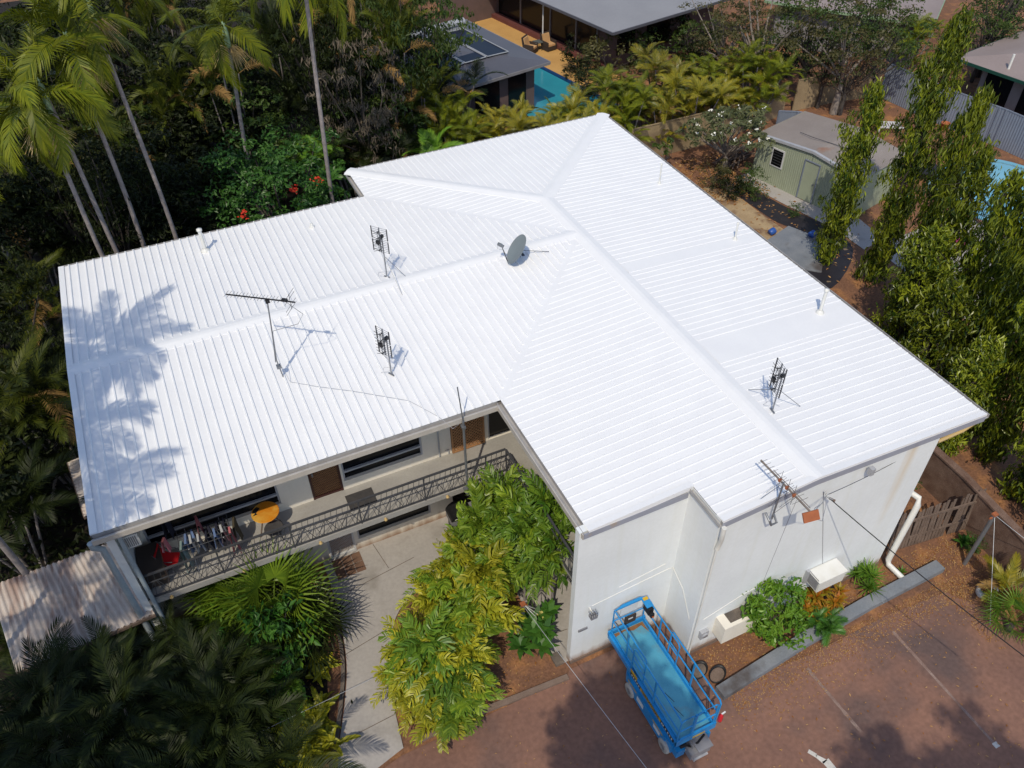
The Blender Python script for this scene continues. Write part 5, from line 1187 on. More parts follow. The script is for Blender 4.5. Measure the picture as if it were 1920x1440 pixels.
def armchair(label, p, rz):
    t = thing('armchair', label, 'armchair', p, rz, 'patio armchairs')
    g = G(); g.box(-.36, .36, -.34, .36, .06, .30); g.box(-.38, -.29, -.34, .38, .30, .58); g.box(.29, .38, -.34, .38, .30, .58)
    g.add([(-.36, .28, .3), (.36, .28, .3), (.36, .42, .98), (-.36, .42, .98), (-.36, .38, .3), (.36, .38, .3), (.36, .50, .98), (-.36, .50, .98)], [[0, 1, 2, 3], [5, 4, 7, 6], [3, 2, 6, 7], [0, 3, 7, 4], [1, 5, 6, 2]]); g.build('frame', 'wicker', t)
    g = G(); g.box(-.28, .28, -.32, .27, .30, .42); g.build('seat_cushion', 'cushion', t)
    g = G(); g.add([(-.27, .18, .43), (.27, .18, .43), (.27, .33, .92), (-.27, .33, .92), (-.27, .27, .43), (.27, .27, .43), (.27, .41, .92), (-.27, .41, .92)], [[0, 1, 2, 3], [5, 4, 7, 6], [3, 2, 6, 7], [0, 3, 7, 4], [1, 5, 6, 2]]); g.build('back_cushion', 'cushion', t)
pz = .125
pc = at(995, 90, pz + .3); armchair('tan cushioned wicker armchair left of the small patio table', (pc.x, pc.y, pz), R(38)); pc = at(1029, 84, pz + .3); armchair('tan cushioned wicker armchair right of the small patio table', (pc.x, pc.y, pz), R(12))
pc = at(1008, 88, pz + .2); t = thing('side_table', 'small dark stone topped table between the patio armchairs', 'table', (pc.x, pc.y, pz)); g = G(); g.poly([(-.26, -.26), (.26, -.26), (.26, .26), (-.26, .26)], .50, .55); g.build('tabletop', 'stone_table', t)
for a in (-.22, .19):
    for b in (-.22, .19): g = G(); g.box(a, a + .03, b, b + .03, 0, .5); g.build('leg', 'wicker', t)
# right neighbour houses
rh, Wr, stripr, rfr = hiphouse('neighbour_house', 'taupe roofed neighbour house with dark green gutters and a white flue', (35.0, 16.55), (.175, -.985), 14, (.95, .3), 12, 2.8, .18, 'roof_taupe', 'wall_grey', 'green_dark', 1.2)
for u0, u1 in ((1.5, 3.0), (3.6, 4.6), (5.2, 6.6)):
    V = [Wr(u0, 1.16, 0), Wr(u1, 1.16, 0), Wr(u1, 1.2, 0), Wr(u0, 1.2, 0)]; g = G(); g.poly([v.xy for v in V], .2, 2.4); g.build('window', 'glass_dark', rh)
pv = at(1893, 124, 3.05); g = G(); g.tube([pv - Vector((0, 0, .2)), pv + Vector((0, 0, .62))], .065, 10); g.build('flue', 'pvc', rfr, True)
fh, Wf, stripf, rff = hiphouse('neighbour_house', 'far taupe roofed house with green edging at the top right', (37.6, 20.6), (.80, .60), 13, (-.6, .80), 10, 2.8, .13, 'roof_taupe', 'wall_grey', 'green_pale', .7)
w_ = [(1.2, 2.6), (3.4, 5.0)]
for u0, u1 in w_: V = [Wf(u0, .66, 0), Wf(u1, .66, 0), Wf(u1, .70, 0), Wf(u0, .70, 0)]; g = G(); g.poly([v.xy for v in V], .9, 2.2); g.build('window', 'glass_dark', fh)
for (x, y, z, lb, m_, s) in ((1773, 232, .3, 'small terracotta and grey bucket against the metal fence', 'terracotta', .22), (1741, 437, .2, 'terracotta plant pot on the paving behind the mast trees', 'terracotta', .2), (1733, 455, .2, 'orange plastic bucket beside the terracotta pot', 'orange_plastic', .17), (1798, 460, .2, 'magenta plastic tub behind the mast trees', 'magenta', .26), (1706, 372, .2, 'green plastic tub glimpsed between the mast trees', 'teal_plastic', .2)):
    p = at(x, y, z); g = G(); g.lathe([(.001, 0), (s * .75, 0), (s, s * 1.5), (s * 1.1, s * 1.5), (s * 1.1, s * 1.65), (s * .9, s * 1.65), (s * .7, .1)], n=14); o = g.build('garden_tub', m_, None, True); o.location = (p.x, p.y, 0); tag(o, lb, 'tub')
g = G(); p = at(1733, 322, .3); Mx = Matrix.Translation((p.x, p.y, 0)) @ Matrix.Rotation(R(-25), 4, 'Z'); g.box(-.7, .7, -.5, .5, .42, .48, 0, Mx); [g.box(a, a + .08, b, b + .08, 0, .42, 0, Mx) for a in (-.65, .57) for b in (-.45, .37)]; tag(g.build('low_table', 'plastic_black'), 'low dark outdoor table between the mast trees by the light pool', 'table')
g = G(); p = at(1912, 535, .8); Mx = Matrix.Translation((p.x, p.y, 0)) @ Matrix.Rotation(R(20), 4, 'Z'); g.box(-.7, .7, -.5, .5, .1, .72, 0, Mx); g.box(-.75, .75, -.55, .55, .72, .78, 0, Mx); tag(g.build('covered_trailer', 'fence_grey'), 'grey covered box at the right edge beyond the mast trees', 'box')

# ================================================================== VEGETATION
def cane_mesh(stems=6, h=(1.2, 2.6), L=1.8, mt='leaf_palm_gold', per=8, rad=.55, n=24, ll=.42, lw=.034, dead=0):
    g = G(); gt = G()
    for s in range(stems):
        a = s * 2.4 + rng.normal(0, .3); r = rad * math.sqrt((s + .5) / stems); hh = h[0] + (h[1] - h[0]) * rng.random()
        top = np.array([r * 1.7 * math.cos(a), r * 1.7 * math.sin(a), hh]); base = np.array([r * .6 * math.cos(a), r * .6 * math.sin(a), 0])
        gt.tube([base, base * .5 + top * .5 + [0, 0, .1], top], [.05, .045, .03], 6)
        for k in range(per):
            isd = k >= per - dead
            frond(g, a * 0 + k * 2.4 + s, np.interp(k / per, [0, 1], [1.35, .25]) + rng.normal(0, .12), L * (.8 + .35 * rng.random()), n=n, ll=ll, lw=lw, droop=1.25 + rng.normal(0, .15), org=top, m=1 if isd else 0, roll=rng.normal(0, .5), hang=.45, tint0=.3 + .4 * rng.random(), vee=.45)
    return {'crown': g.mesh('crown', [mt, 'leaf_palm_dead']), 'trunk': gt.mesh('trunk', 'palm_bark', True)}
def tall_palm(h, L=2.9, mt='leaf_palm', n=12, lean=(0, 0), el=(1.25, -.55), spray=False):
    g = palm_mesh(n, L, el, n=34, ll=.62, lw=.048, droop=1.55, vee=.3, hang=.8, stalk=.03)
    d = {'trunk': trunk_mesh(h, lean=lean, r0=.09, r1=.065)}
    gm = g.mesh('crown', mt); cs = G(); cs.tube([(lean[0], lean[1], h - .9), (lean[0], lean[1], h - .3), (lean[0], lean[1], h + .1)], [.09, .12, .06], 8)
    d['crownshaft'] = cs.mesh('crownshaft', 'green_pale', True)
    for v in gm.vertices: v.co += Vector((lean[0], lean[1], h))
    d['crown'] = gm
    if spray:
        s = G()
        for k in range(5):
            a = k * 1.3; 
            for j in range(26):
                p0 = np.array([lean[0] + .1 * math.cos(a), lean[1] + .1 * math.sin(a), h - .85]); q_ = p0 + np.array([math.cos(a) * .45 + rng.normal(0, .16), math.sin(a) * .45 + rng.normal(0, .16), -.55 + rng.normal(0, .2)])
                s.tube([p0, (p0 + q_) / 2 + [0, 0, .12], q_], [.014, .008, .005], 3, cap=False)
        d['flower_spray'] = s.mesh('flower_spray', 'pvc_yellow')
    return d
def fish_mesh(n, L, mt, el=(1.2, -.15), ll=.26, h=1.5, nl=17):
    g = G()
    for i in range(n):
        fishfrond(g, i * 2.39996 + rng.normal(0, .25), np.interp(i / n, [0, 1], el) + rng.normal(0, .15), L * (.65 + .5 * rng.random()), nl, ll * (.8 + .4 * rng.random()), org=(0, 0, h + (1 - i / n) * .25), tint0=.3 + .4 * rng.random(), roll=rng.normal(0, .35), droop=1.05 + rng.normal(0, .15))
    gt = G(); gt.tube([(0, 0, -.02), (.02, .03, h * .5), (0, 0, h + .2)], [.05, .04, .03], 7)
    return {'crown': g.mesh('crown', mt), 'trunk': gt.mesh('trunk', 'palm_bark', True)}
def fan_mesh(n=14, R_=1.0, petiole=.8, seg=22, mt='leaf_palm_dark', h=.8, spread=2.2):
    g = G()
    for i in range(n):
        Rm = rotm(i * 2.39996, np.interp(i / n, [0, 1], [1.3, -.15]) + rng.normal(0, .1), rng.normal(0, .3))
        P = np.stack([np.linspace(0, petiole, 4), 0 * np.zeros(4), -.06 * np.linspace(0, 1, 4) ** 2], 1); g.tube(P @ Rm.T + [0, 0, h], [.016, .013, .010, .008], 4, cap=False)
        V = []; T = []; Q = []; tn = []
        for k, a in enumerate(np.linspace(-spread, spread, seg)):
            le = R_ * (.75 + .25 * math.cos(a * .5)) * (1 + rng.normal(0, .05)); d = np.array([math.cos(a), math.sin(a), .12]); wv = np.array([-math.sin(a), math.cos(a), 0]) * .020 * R_ / .8
            c0 = np.array([petiole, 0, -.06]); b = len(V)
            V += [c0 - wv * .4, c0 + wv * .4, c0 + d * le * .55 + wv, c0 + d * le * .55 - wv, c0 + d * le + np.array([0, 0, -.22 * le * (1 + rng.normal(0, .4))])]
            Q.append([b, b + 1, b + 2, b + 3]); T.append([b + 3, b + 2, b + 4]); tn.append(np.clip(.5 + rng.normal(0, .25), 0, 1))
        g.add(np.array(V) @ Rm.T + [0, 0, h], Q, T, {4: np.array(tn), 3: np.array(tn)})
    gt = G(); gt.tube([(0, 0, -.02), (0, 0, h)], [.11, .09], 8)
    return {'crown': g.mesh('crown', mt), 'trunk': gt.mesh('trunk', 'bark', True)}
def blade_mesh(n=60, L=.6, wd=.05, mt='leaf_bright', stems=1, h=.2, rad=.25, el=(1.4, .1), droop=.35):
    """rosettes of strap leaves"""
    g = G(); gt = G()
    for s in range(stems):
        o = np.array([rad * math.cos(s * 2.4) * (s > 0), rad * math.sin(s * 2.4) * (s > 0), h * (.6 + .6 * rng.random())]); gt.tube([(o[0] * .6, o[1] * .6, -.02), o], .02, 5)
        V = []; Q = []; T = []; tn = []
        for i in range(n):
            Rm = rotm(i * 2.39996, np.interp(i / n, [0, 1], el) + rng.normal(0, .12)); l = L * (.8 + .4 * rng.random()); b = len(V)
            pts = np.array([[0, -wd * .25, 0], [0, wd * .25, 0], [l * .5, wd * .5, .0 - droop * l * .12], [l * .5, -wd * .5, -droop * l * .12], [l, 0, -droop * l * .6]]) @ Rm.T + o
            V += list(pts); Q.append([b, b + 1, b + 2, b + 3]); T.append([b + 3, b + 2, b + 4]); tn.append(np.clip(.5 + rng.normal(0, .3), 0, 1))
        g.add(V, Q, T, {4: np.array(tn), 3: np.array(tn)})
    return {'foliage': g.mesh('foliage', mt), 'stem': gt.mesh('stem', 'bark', True)}
def mast_mesh(h, rad, mt='leaf_mast', dens=62):
    """narrow columnar tree: short drooping sprays of long wavy leaves down its whole height"""
    g = G(); gt = G(); gt.tube([(0, 0, -.05), (.04, .02, h * .35), (-.03, .03, h * .7), (0, 0, h - .15)], [.12, .10, .06, .015], 7)
    n = int(h * dens); ph = rng.random() * 6
    sx, sy = .16 * math.sin(ph), .16 * math.cos(ph * 1.7)
    for i in range(n):
        z = h * (.05 + .95 * ((i + rng.random()) / n)); t = z / h; a = i * 2.39996 + rng.normal(0, .5)
        bulge = .72 + .38 * math.sin(z * 3.1 + ph + 1.2 * math.sin(a + ph)) + .22 * math.sin(z * 1.3 + 2 * a)
        prof = rad * (.55 + .45 * math.sin(math.pi * min(1, (1 - t) * 1.05 + .06)) ** .7 if t < .9 else .6 * (1 - t) / .1 + .18) * max(.3, bulge)
        r = prof * (.55 + .6 * rng.random() ** .7); ox, oy = sx * math.sin(z * .7 + ph), sy * math.sin(z * .55 + 2 * ph)
        c = np.array([ox + r * math.cos(a), oy + r * math.sin(a), z - .3 * r]); k = int(10 + 16 * rng.random()); sp = .06 + .09 * rng.random()
        P = c + rng.normal(0, 1, (k, 3)) * np.array([sp, sp, .17]); P[:, 2] -= .16
        N = np.stack([np.full(k, math.cos(a)), np.full(k, math.sin(a)), np.full(k, .5)], 1)
        scatter(g, P, N, .20 + .10 * rng.random(), .24, 0, np.clip(.12 + .75 * rng.random() ** 2 + .12 * t, 0, 1), .2, droop=2.8, jit=.5)
        if i % 5 == 0: gt.tube([(0, 0, z + .15), tuple(c * [.6, .6, 1] + [0, 0, .12]), tuple(c)], [.018, .012, .005], 3, cap=False)
    return {'crown': g.mesh('crown', mt), 'trunk': gt.mesh('trunk', 'bark', True)}
def tree_mesh(h, rad, hgt, mt, tm='bark', r=.14, **k):
    g, C = crown_mesh(rad, hgt, mt=mt if isinstance(mt, str) else mt[0], cz=h, **k)
    return {'crown': g.mesh('crown', mt), 'trunk': limb_mesh(h, C, r, tm)}
def base_of(px, py, z): p = at(px, py, z); return (p.x, p.y, 0)

# ---- tall feather palms, upper left
tp = [tall_palm(10, lean=(-.3, .2), spray=True), tall_palm(9.6, L=3.0, lean=(-.3, .3), n=13), tall_palm(10.5, L=2.8, lean=(.25, .3), n=11, spray=True)]
GP = 'tall palms behind the left wing'
for (x, y, h, v, rz, lb) in ((-8.55, 13.2, 1.02, 0, 0, 'tall palm with orange flower sprays, thin trunk leftmost at the roof corner'), (-8.12, 13.6, 1.10, 1, .4, 'tall palm with the thickest pale trunk behind the left roof corner'),
     (-7.38, 14.4, 1.16, 0, 2.2, 'tall palm whose straight pale trunk is third from the left roof corner'), (-6.2, 14.2, 1.22, 2, 1.6, 'tall palm whose dark trunk is fourth from the left roof corner'),
     (-.35, 14.8, 1.36, 1, 3.9, 'tall palm with a yellow frond and lone trunk above the red flowering tree'), (-2.75, 18.6, .93, 2, 5., 'palm crown with orange seed sprays left of the lone trunk'),
     (-11.6, 15.5, .86, 1, 1.1, 'tall palm crown at the left edge above the bright fronds')):
    plant('tall_palm', lb, 'palm', tp[v], (x, y, 0), rz, (1, 1, h), GP)
# palms at the left edge and beyond it: their crowns shade the roof
plant('tall_palm', 'palm with a smooth grey trunk leaning past the left end lean-to', 'palm', tall_palm(13.4, L=3.1, n=30, lean=(-.6, -.35), el=(1.2, -.8)), (-12.2, 2.5, 0), .5, 1)
m_ = tall_palm(13.0, L=2.9, n=22, el=(1.2, -.8))
plant('tall_palm', 'palm beyond the left picture edge shading the front roof corner', 'palm', m_, (-13.35, -3.4, 0), 2.0, 1)
plant('tall_palm', 'palm beyond the left picture edge between the two that shade the roof', 'palm', m_, (-13.3, -.3, 0), 3.1, (1, 1, .97))
plant('tall_palm', 'palm beyond the left picture edge shading the dark palms below', 'palm', m_, (-14.6, -4.2, 0), 4.0, (1, 1, .8))

# ---- dark clumps of cane palm at the left and lower left
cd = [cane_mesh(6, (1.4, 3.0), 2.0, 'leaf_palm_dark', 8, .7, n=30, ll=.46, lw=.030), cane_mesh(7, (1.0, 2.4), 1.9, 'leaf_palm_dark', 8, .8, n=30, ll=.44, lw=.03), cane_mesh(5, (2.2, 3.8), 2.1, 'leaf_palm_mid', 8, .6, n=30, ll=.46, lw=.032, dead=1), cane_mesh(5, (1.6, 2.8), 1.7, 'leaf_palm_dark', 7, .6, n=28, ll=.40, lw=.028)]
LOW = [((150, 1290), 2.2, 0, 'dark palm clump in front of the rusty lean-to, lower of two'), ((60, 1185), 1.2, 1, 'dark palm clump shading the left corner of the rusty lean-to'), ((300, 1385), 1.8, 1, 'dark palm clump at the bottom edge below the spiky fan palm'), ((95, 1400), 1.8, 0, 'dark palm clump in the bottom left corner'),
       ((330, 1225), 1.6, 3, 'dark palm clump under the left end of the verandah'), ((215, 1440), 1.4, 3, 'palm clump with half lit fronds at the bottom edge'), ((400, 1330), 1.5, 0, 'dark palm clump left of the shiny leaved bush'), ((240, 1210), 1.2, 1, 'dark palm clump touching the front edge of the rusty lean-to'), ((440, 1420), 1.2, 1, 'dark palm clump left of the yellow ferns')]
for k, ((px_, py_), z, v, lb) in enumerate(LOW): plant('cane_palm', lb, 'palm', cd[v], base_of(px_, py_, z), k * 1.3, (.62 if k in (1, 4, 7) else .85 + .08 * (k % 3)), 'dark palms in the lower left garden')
LEFT = [((55, 560), 3.6, 2, 'bright frond palm clump beside the left gable end, upper'), ((70, 735), 3.2, 0, 'palm clump with drooping fronds beside the left gable end'), ((30, 415), 3.6, 2, 'palm clump with yellow green fronds at the left edge under the tall palms'), ((25, 880), 2.2, 1, 'dark palm clump at the left edge beside the grey palm trunk'),
        ((90, 800), 2.6, 2, 'palm clump with golden lower fronds near the small awning'), ((20, 650), 3.0, 1, 'palm clump with dry brown fronds at the left edge'), ((140, 420), 3.2, 0, 'dark palm clump between the leaning trunks'), ((250, 380), 3.0, 1, 'dark palm clump at the foot of the fourth tall trunk'), ((320, 300), 3.2, 0, 'dark palm clump left of the red flowering tree'), ((20, 1000), 1.8, 0, 'dark palm clump below the grey palm trunk')]
for k, ((px_, py_), z, v, lb) in enumerate(LEFT): plant('cane_palm', lb, 'palm', cd[v], base_of(px_, py_, z), k * 1.7 + .4, .9 + .1 * (k % 3), 'palms along the left side')

# ---- dense dark trees behind
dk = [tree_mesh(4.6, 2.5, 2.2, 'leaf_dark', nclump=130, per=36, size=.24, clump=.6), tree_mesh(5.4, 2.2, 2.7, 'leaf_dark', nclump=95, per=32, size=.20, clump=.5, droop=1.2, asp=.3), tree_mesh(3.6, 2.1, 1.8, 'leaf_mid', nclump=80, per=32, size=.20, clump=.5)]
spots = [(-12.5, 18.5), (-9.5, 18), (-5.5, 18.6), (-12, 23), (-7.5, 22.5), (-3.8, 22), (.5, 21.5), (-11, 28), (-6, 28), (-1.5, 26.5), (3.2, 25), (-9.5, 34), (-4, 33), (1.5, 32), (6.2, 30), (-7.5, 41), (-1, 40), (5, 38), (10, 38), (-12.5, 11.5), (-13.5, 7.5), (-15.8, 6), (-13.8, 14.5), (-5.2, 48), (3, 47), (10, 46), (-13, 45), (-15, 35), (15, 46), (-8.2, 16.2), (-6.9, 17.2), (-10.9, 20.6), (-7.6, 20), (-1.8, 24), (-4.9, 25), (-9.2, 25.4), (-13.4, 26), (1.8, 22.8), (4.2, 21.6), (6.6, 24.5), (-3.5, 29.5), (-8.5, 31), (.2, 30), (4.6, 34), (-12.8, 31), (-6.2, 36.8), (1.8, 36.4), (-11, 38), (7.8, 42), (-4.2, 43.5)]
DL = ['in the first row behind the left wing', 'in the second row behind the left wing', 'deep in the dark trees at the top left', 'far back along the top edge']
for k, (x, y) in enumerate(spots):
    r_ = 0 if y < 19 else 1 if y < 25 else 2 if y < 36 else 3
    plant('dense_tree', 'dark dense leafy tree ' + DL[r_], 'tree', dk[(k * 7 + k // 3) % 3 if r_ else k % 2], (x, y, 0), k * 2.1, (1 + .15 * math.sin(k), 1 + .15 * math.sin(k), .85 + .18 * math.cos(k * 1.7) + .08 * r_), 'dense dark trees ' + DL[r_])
JB = [((335, 225), 4.6, 2, 'palm with lit hanging fronds among the dark trees above the flowering tree'), ((200, 290), 3.8, 2, 'palm clump with bright fronds between the second and third tall trunks'), ((615, 80), 6.0, 2, 'palm with pale fronds right of the lone trunk'), ((300, 60), 6.5, 2, 'palm with lit fronds at the top edge between the tall crowns'), ((560, 170), 4.5, 0, 'dark palm left of the pale drooping tree'), ((730, 130), 5.5, 2, 'palm with lit fronds right of the pale drooping tree'),
      ((105, 330), 4.0, 2, 'palm with lit fronds under the leftmost tall crown'), ((690, 20), 7.5, 2, 'palm fronds at the top edge left of the hanging spray tree'), ((420, 170), 5.5, 2, 'palm with hanging fronds under the seed spray crown'), ((510, 60), 6.5, 0, 'dark palm between the seed spray crown and the lone trunk'), ((30, 300), 4.6, 2, 'palm with yellow fronds at the left edge under the first crown'), ((790, 200), 3.6, 2, 'green palm clump at the left end of the golden hedge')]
for k, ((px_, py_), z, v, lb) in enumerate(JB):
    x, y, _ = base_of(px_, py_, z); plant('cane_palm', lb, 'palm', cd[v], (x, y, 0), k * 2.1 + 1, (.9, .9, z / 3.2), 'palms among the dark trees')
# ---- named trees behind the roof
fl_, Cf = crown_mesh(2.75, 2.2, 170, 42, .18, 'leaf_lush', .48, .5, cz=4.2); fm = {'crown': fl_.mesh('crown', 'leaf_lush'), 'trunk': limb_mesh(4.0, Cf, .14)}
# a few red flower heads on the side that faces the roof
GF = []
for (x, y, z) in ((-1.6, -2.0, 4.6), (.35, -2.1, 5.2), (1.3, -1.75, 5.2)):
    P = np.array([x, y, z]) + rng.normal(0, .09, (22, 3)); gf = G(); scatter(gf, P, np.tile([0, -.6, .8], (22, 1)), .12, .8); GF.append(gf.mesh('flower_head', 'flower_red'))
fl_ = plant('flame_tree', 'lush green tree with small red flower heads behind the left wing roof', 'tree', fm, (-2.15, 16.0, 0), 0, 1)
for me_ in GF: link('flower_head', me_, fl_)
pd = tree_mesh(5.6, 2.2, 2.9, 'leaf_pale', 'bark', nclump=85, per=22, size=.30, asp=.22, droop=2.2, clump=.45); pd2 = tree_mesh(5.4, 2.0, 2.6, 'leaf_dark', 'bark', nclump=110, per=30, size=.24, asp=.3, droop=1.4, clump=.45)
plant('drooping_tree', 'tree with pale drooping pinkish grey leaf sprays behind the roof', 'tree', pd, base_of(680, 190, 5.0), .3, (.95, .95, .95)); plant('drooping_tree', 'dark tree full of hanging leaf sprays left of the palm hedge', 'tree', pd2, base_of(640, 150, 5.2), 1.2, 1)
plant('drooping_tree', 'tall tree with pale hanging sprays at the top edge left of the pool house', 'tree', tree_mesh(7.0, 2.4, 2.6, 'leaf_mid', nclump=110, per=28, size=.26, asp=.28, droop=1.8, clump=.5), base_of(755, 60, 7.0), 2.2, 1)
plant('drooping_tree', 'tree with olive hanging sprays shading the solar panels', 'tree', tree_mesh(6.2, 2.0, 2.2, 'leaf_mid', nclump=85, per=26, size=.24, asp=.3, droop=1.6, clump=.5), base_of(800, 20, 7.0), 2.9, 1)
# ---- golden cane palm hedge
cg = [cane_mesh(10, (.9, 2.8), 1.25, 'leaf_palm_gold', 9, .75, n=26, ll=.34, lw=.026), cane_mesh(10, (1.2, 3.1), 1.35, 'leaf_palm', 9, .7, n=26, ll=.35, lw=.026), cane_mesh(10, (.8, 2.5), 1.2, 'leaf_palm_gold', 9, .8, n=26, ll=.32, lw=.026, dead=1)]
HED = [(770, 225, 1, 'left end clump of the golden palm hedge, beside the bright feather frond'), (850, 250, 1, 'dark green clump of the palm hedge below the pool house windows'), (905, 228, 0, 'golden clump of the palm hedge left of the blue pool'), (958, 235, 2, 'yellow clump of the palm hedge just below the blue pool'),
       (1010, 245, 0, 'green gold clump of the palm hedge directly under the pool corner'), (1060, 222, 1, 'clump of the palm hedge right of the blue pool'), (1112, 222, 0, 'clump of the palm hedge behind the roof peak'), (1160, 190, 1, 'tall clump of the palm hedge right of the roof peak'),
       (1205, 165, 2, 'orange tinged clump of the palm hedge in front of the grey house eave'), (1250, 135, 0, 'tall golden clump of the palm hedge below the grey house corner'), (1262, 200, 2, 'golden clump of the palm hedge over the beige fence'), (1312, 140, 1, 'tall green clump near the right end of the palm hedge'),
       (1330, 195, 0, 'golden clump of the palm hedge behind the frangipani'), (1378, 130, 0, 'green gold clump third from the right end of the palm hedge'), (1395, 190, 2, 'orange brown clump of the palm hedge behind the frangipani top'), (1432, 160, 1, 'clump second from the right end of the palm hedge'), (1452, 205, 0, 'last clump at the right end of the palm hedge'), (1205, 235, 1, 'low clump of the palm hedge at the left end of the beige fence')]
for k, (px_, py_, v, lb) in enumerate(HED):
    x, y, _ = base_of(px_, py_, 2.4); plant('cane_palm', lb, 'palm', cg[v], (x, max(y, 19.4 if x > 15.5 else 15.5), 0), k * 2.3, .95 + .12 * math.sin(k * 2.2), 'golden palms in the hedge behind the roof')
plant('feather_palm', 'small palm with one bright yellow green feather frond above the back roof edge', 'palm', {**cane_mesh(2, (2.6, 3.0), 1.5, 'leaf_bright', 7, .2, n=30, ll=.42, lw=.04)}, base_of(812, 262, 3.6), .8, 1)
plant('feather_palm', 'bright leaved young palm above the lone trunk foot', 'palm', cane_mesh(3, (2.6, 3.4), 1.2, 'leaf_bright', 8, .35, n=20, ll=.40, lw=.05), base_of(582, 280, 3.6), .3, 1); plant('feather_palm', 'bright leaved young palm close to the roof edge right of the red flowers', 'palm', cane_mesh(3, (2.2, 3.2), 1.0, 'leaf_lush', 8, .35, n=20, ll=.36, lw=.05), base_of(600, 330, 3.6), 1.9, 1)
cb_ = cane_mesh(6, (1.6, 3.2), 1.8, 'leaf_palm_dark', 8, .7, n=28, ll=.44, lw=.032, dead=1)
for k, (px_, py_, lb) in enumerate(((850, 165, 'dark palm clump in front of the pool house wall'), (735, 265, 'dark palm clump behind the back roof step'), (660, 290, 'dark palm clump at the back corner of the roof'))): plant('cane_palm', lb, 'palm', cb_, base_of(px_, py_, 2.8), k * 2., 1, 'dark palms behind the roof')

# ---- right hand side trees
fr, Cr = crown_mesh(1.9, .85, 95, 20, .27, 'leaf_grey', .34, .34, cz=2.4, zmin=-.35); GW = []
for c in Cr[rng.permutation(len(Cr))[:24]]:
    gw = G(); P = c + np.array([0, 0, .2]) + rng.normal(0, .05, (6, 3)); scatter(gw, P, np.tile([-.2, -.5, .9], (6, 1)), .085, .9); GW.append(gw.mesh('flower_cluster', 'flower_white'))
ft_ = plant('frangipani_tree', 'spreading grey green frangipani dotted with white flowers beside the shed', 'tree', {'crown': fr.mesh('crown', 'leaf_grey'), 'trunk': limb_mesh(2.3, Cr, .12, 'bark_pale', k=30)}, base_of(1372, 238, 2.5), 0, (1.15, .9, 1))
for me_ in GW: link('flower_cluster', me_, ft_)
plant('frangipani_tree', 'small young frangipani in front of the beige fence', 'tree', {k_: v for k_, v in zip(('crown', 'trunk'), (lambda gc: (gc[0].mesh('crown', 'leaf_mid'), limb_mesh(1.0, gc[1], .05, 'bark_pale')))(crown_mesh(.5, .3, 7, 14, .28, 'leaf_mid', .22, .36, cz=1.3)))}, base_of(1248, 278, 1.2), 0, 1)
ol = [tree_mesh(4.6, 2.9, 2.2, 'leaf_olive', 'bark_pale', r=.2, nclump=110, per=30, size=.17, clump=.5), tree_mesh(4.2, 2.4, 2.0, 'leaf_mid', 'bark', nclump=90, per=30, size=.17, clump=.5), tree_mesh(3.0, 1.7, 1.6, 'leaf_dry', 'bark', nclump=60, per=24, size=.16, clump=.45, inner=.3)]
for px_, py_, z, v, s, lb in ((1440, 40, 4.6, 0, 1., 'big olive tree with bare pale limbs at the top edge behind the palm hedge'), (1530, 50, 4.4, 1, 1.1, 'dark green tree behind the beige fence, left of the far house'), (1600, 70, 4.2, 0, .95, 'olive tree overhanging the leaning beige fence'), (1665, 65, 4.0, 1, .9, 'dense tree against the far taupe roof'), (1595, 135, 2.4, 2, .9, 'dry brown shrubby tree hanging over the leaning fence'),
                          (1650, 20, 4.6, 1, 1.0, 'dark tree at the top edge beside the far house'), (1370, 20, 4.4, 0, .8, 'thin leaved tree at the top edge beside the grey house'), (1868, 48, 3.0, 1, 1.1, 'bushy dark green tree between the two taupe roofs'), (1900, 10, 3.2, 1, 1.0, 'dark green tree at the top right corner'), (1845, 90, 2.0, 1, .7, 'low dark tree at the near corner of the right taupe roof'), (1550, 130, 2.2, 1, .7, 'dark shrubby tree at the right end of the palm hedge')):
    plant('leafy_tree', lb, 'tree', ol[v], base_of(px_, py_, z), px_ * .7, s)
plant('cane_palm', 'ragged palm against the far taupe roof at the top', 'palm', cg[1], base_of(1722, 50, 3.0), 1, .9)
sh = [tree_mesh(.9, 1.0, .8, 'leaf_olive', nclump=42, per=26, size=.12, clump=.3, r=.05), tree_mesh(.9, .9, .8, 'leaf_dark', nclump=42, per=30, size=.13, clump=.3, r=.05), tree_mesh(.8, .8, .7, 'leaf_mid', nclump=36, per=26, size=.12, clump=.28, r=.05)]
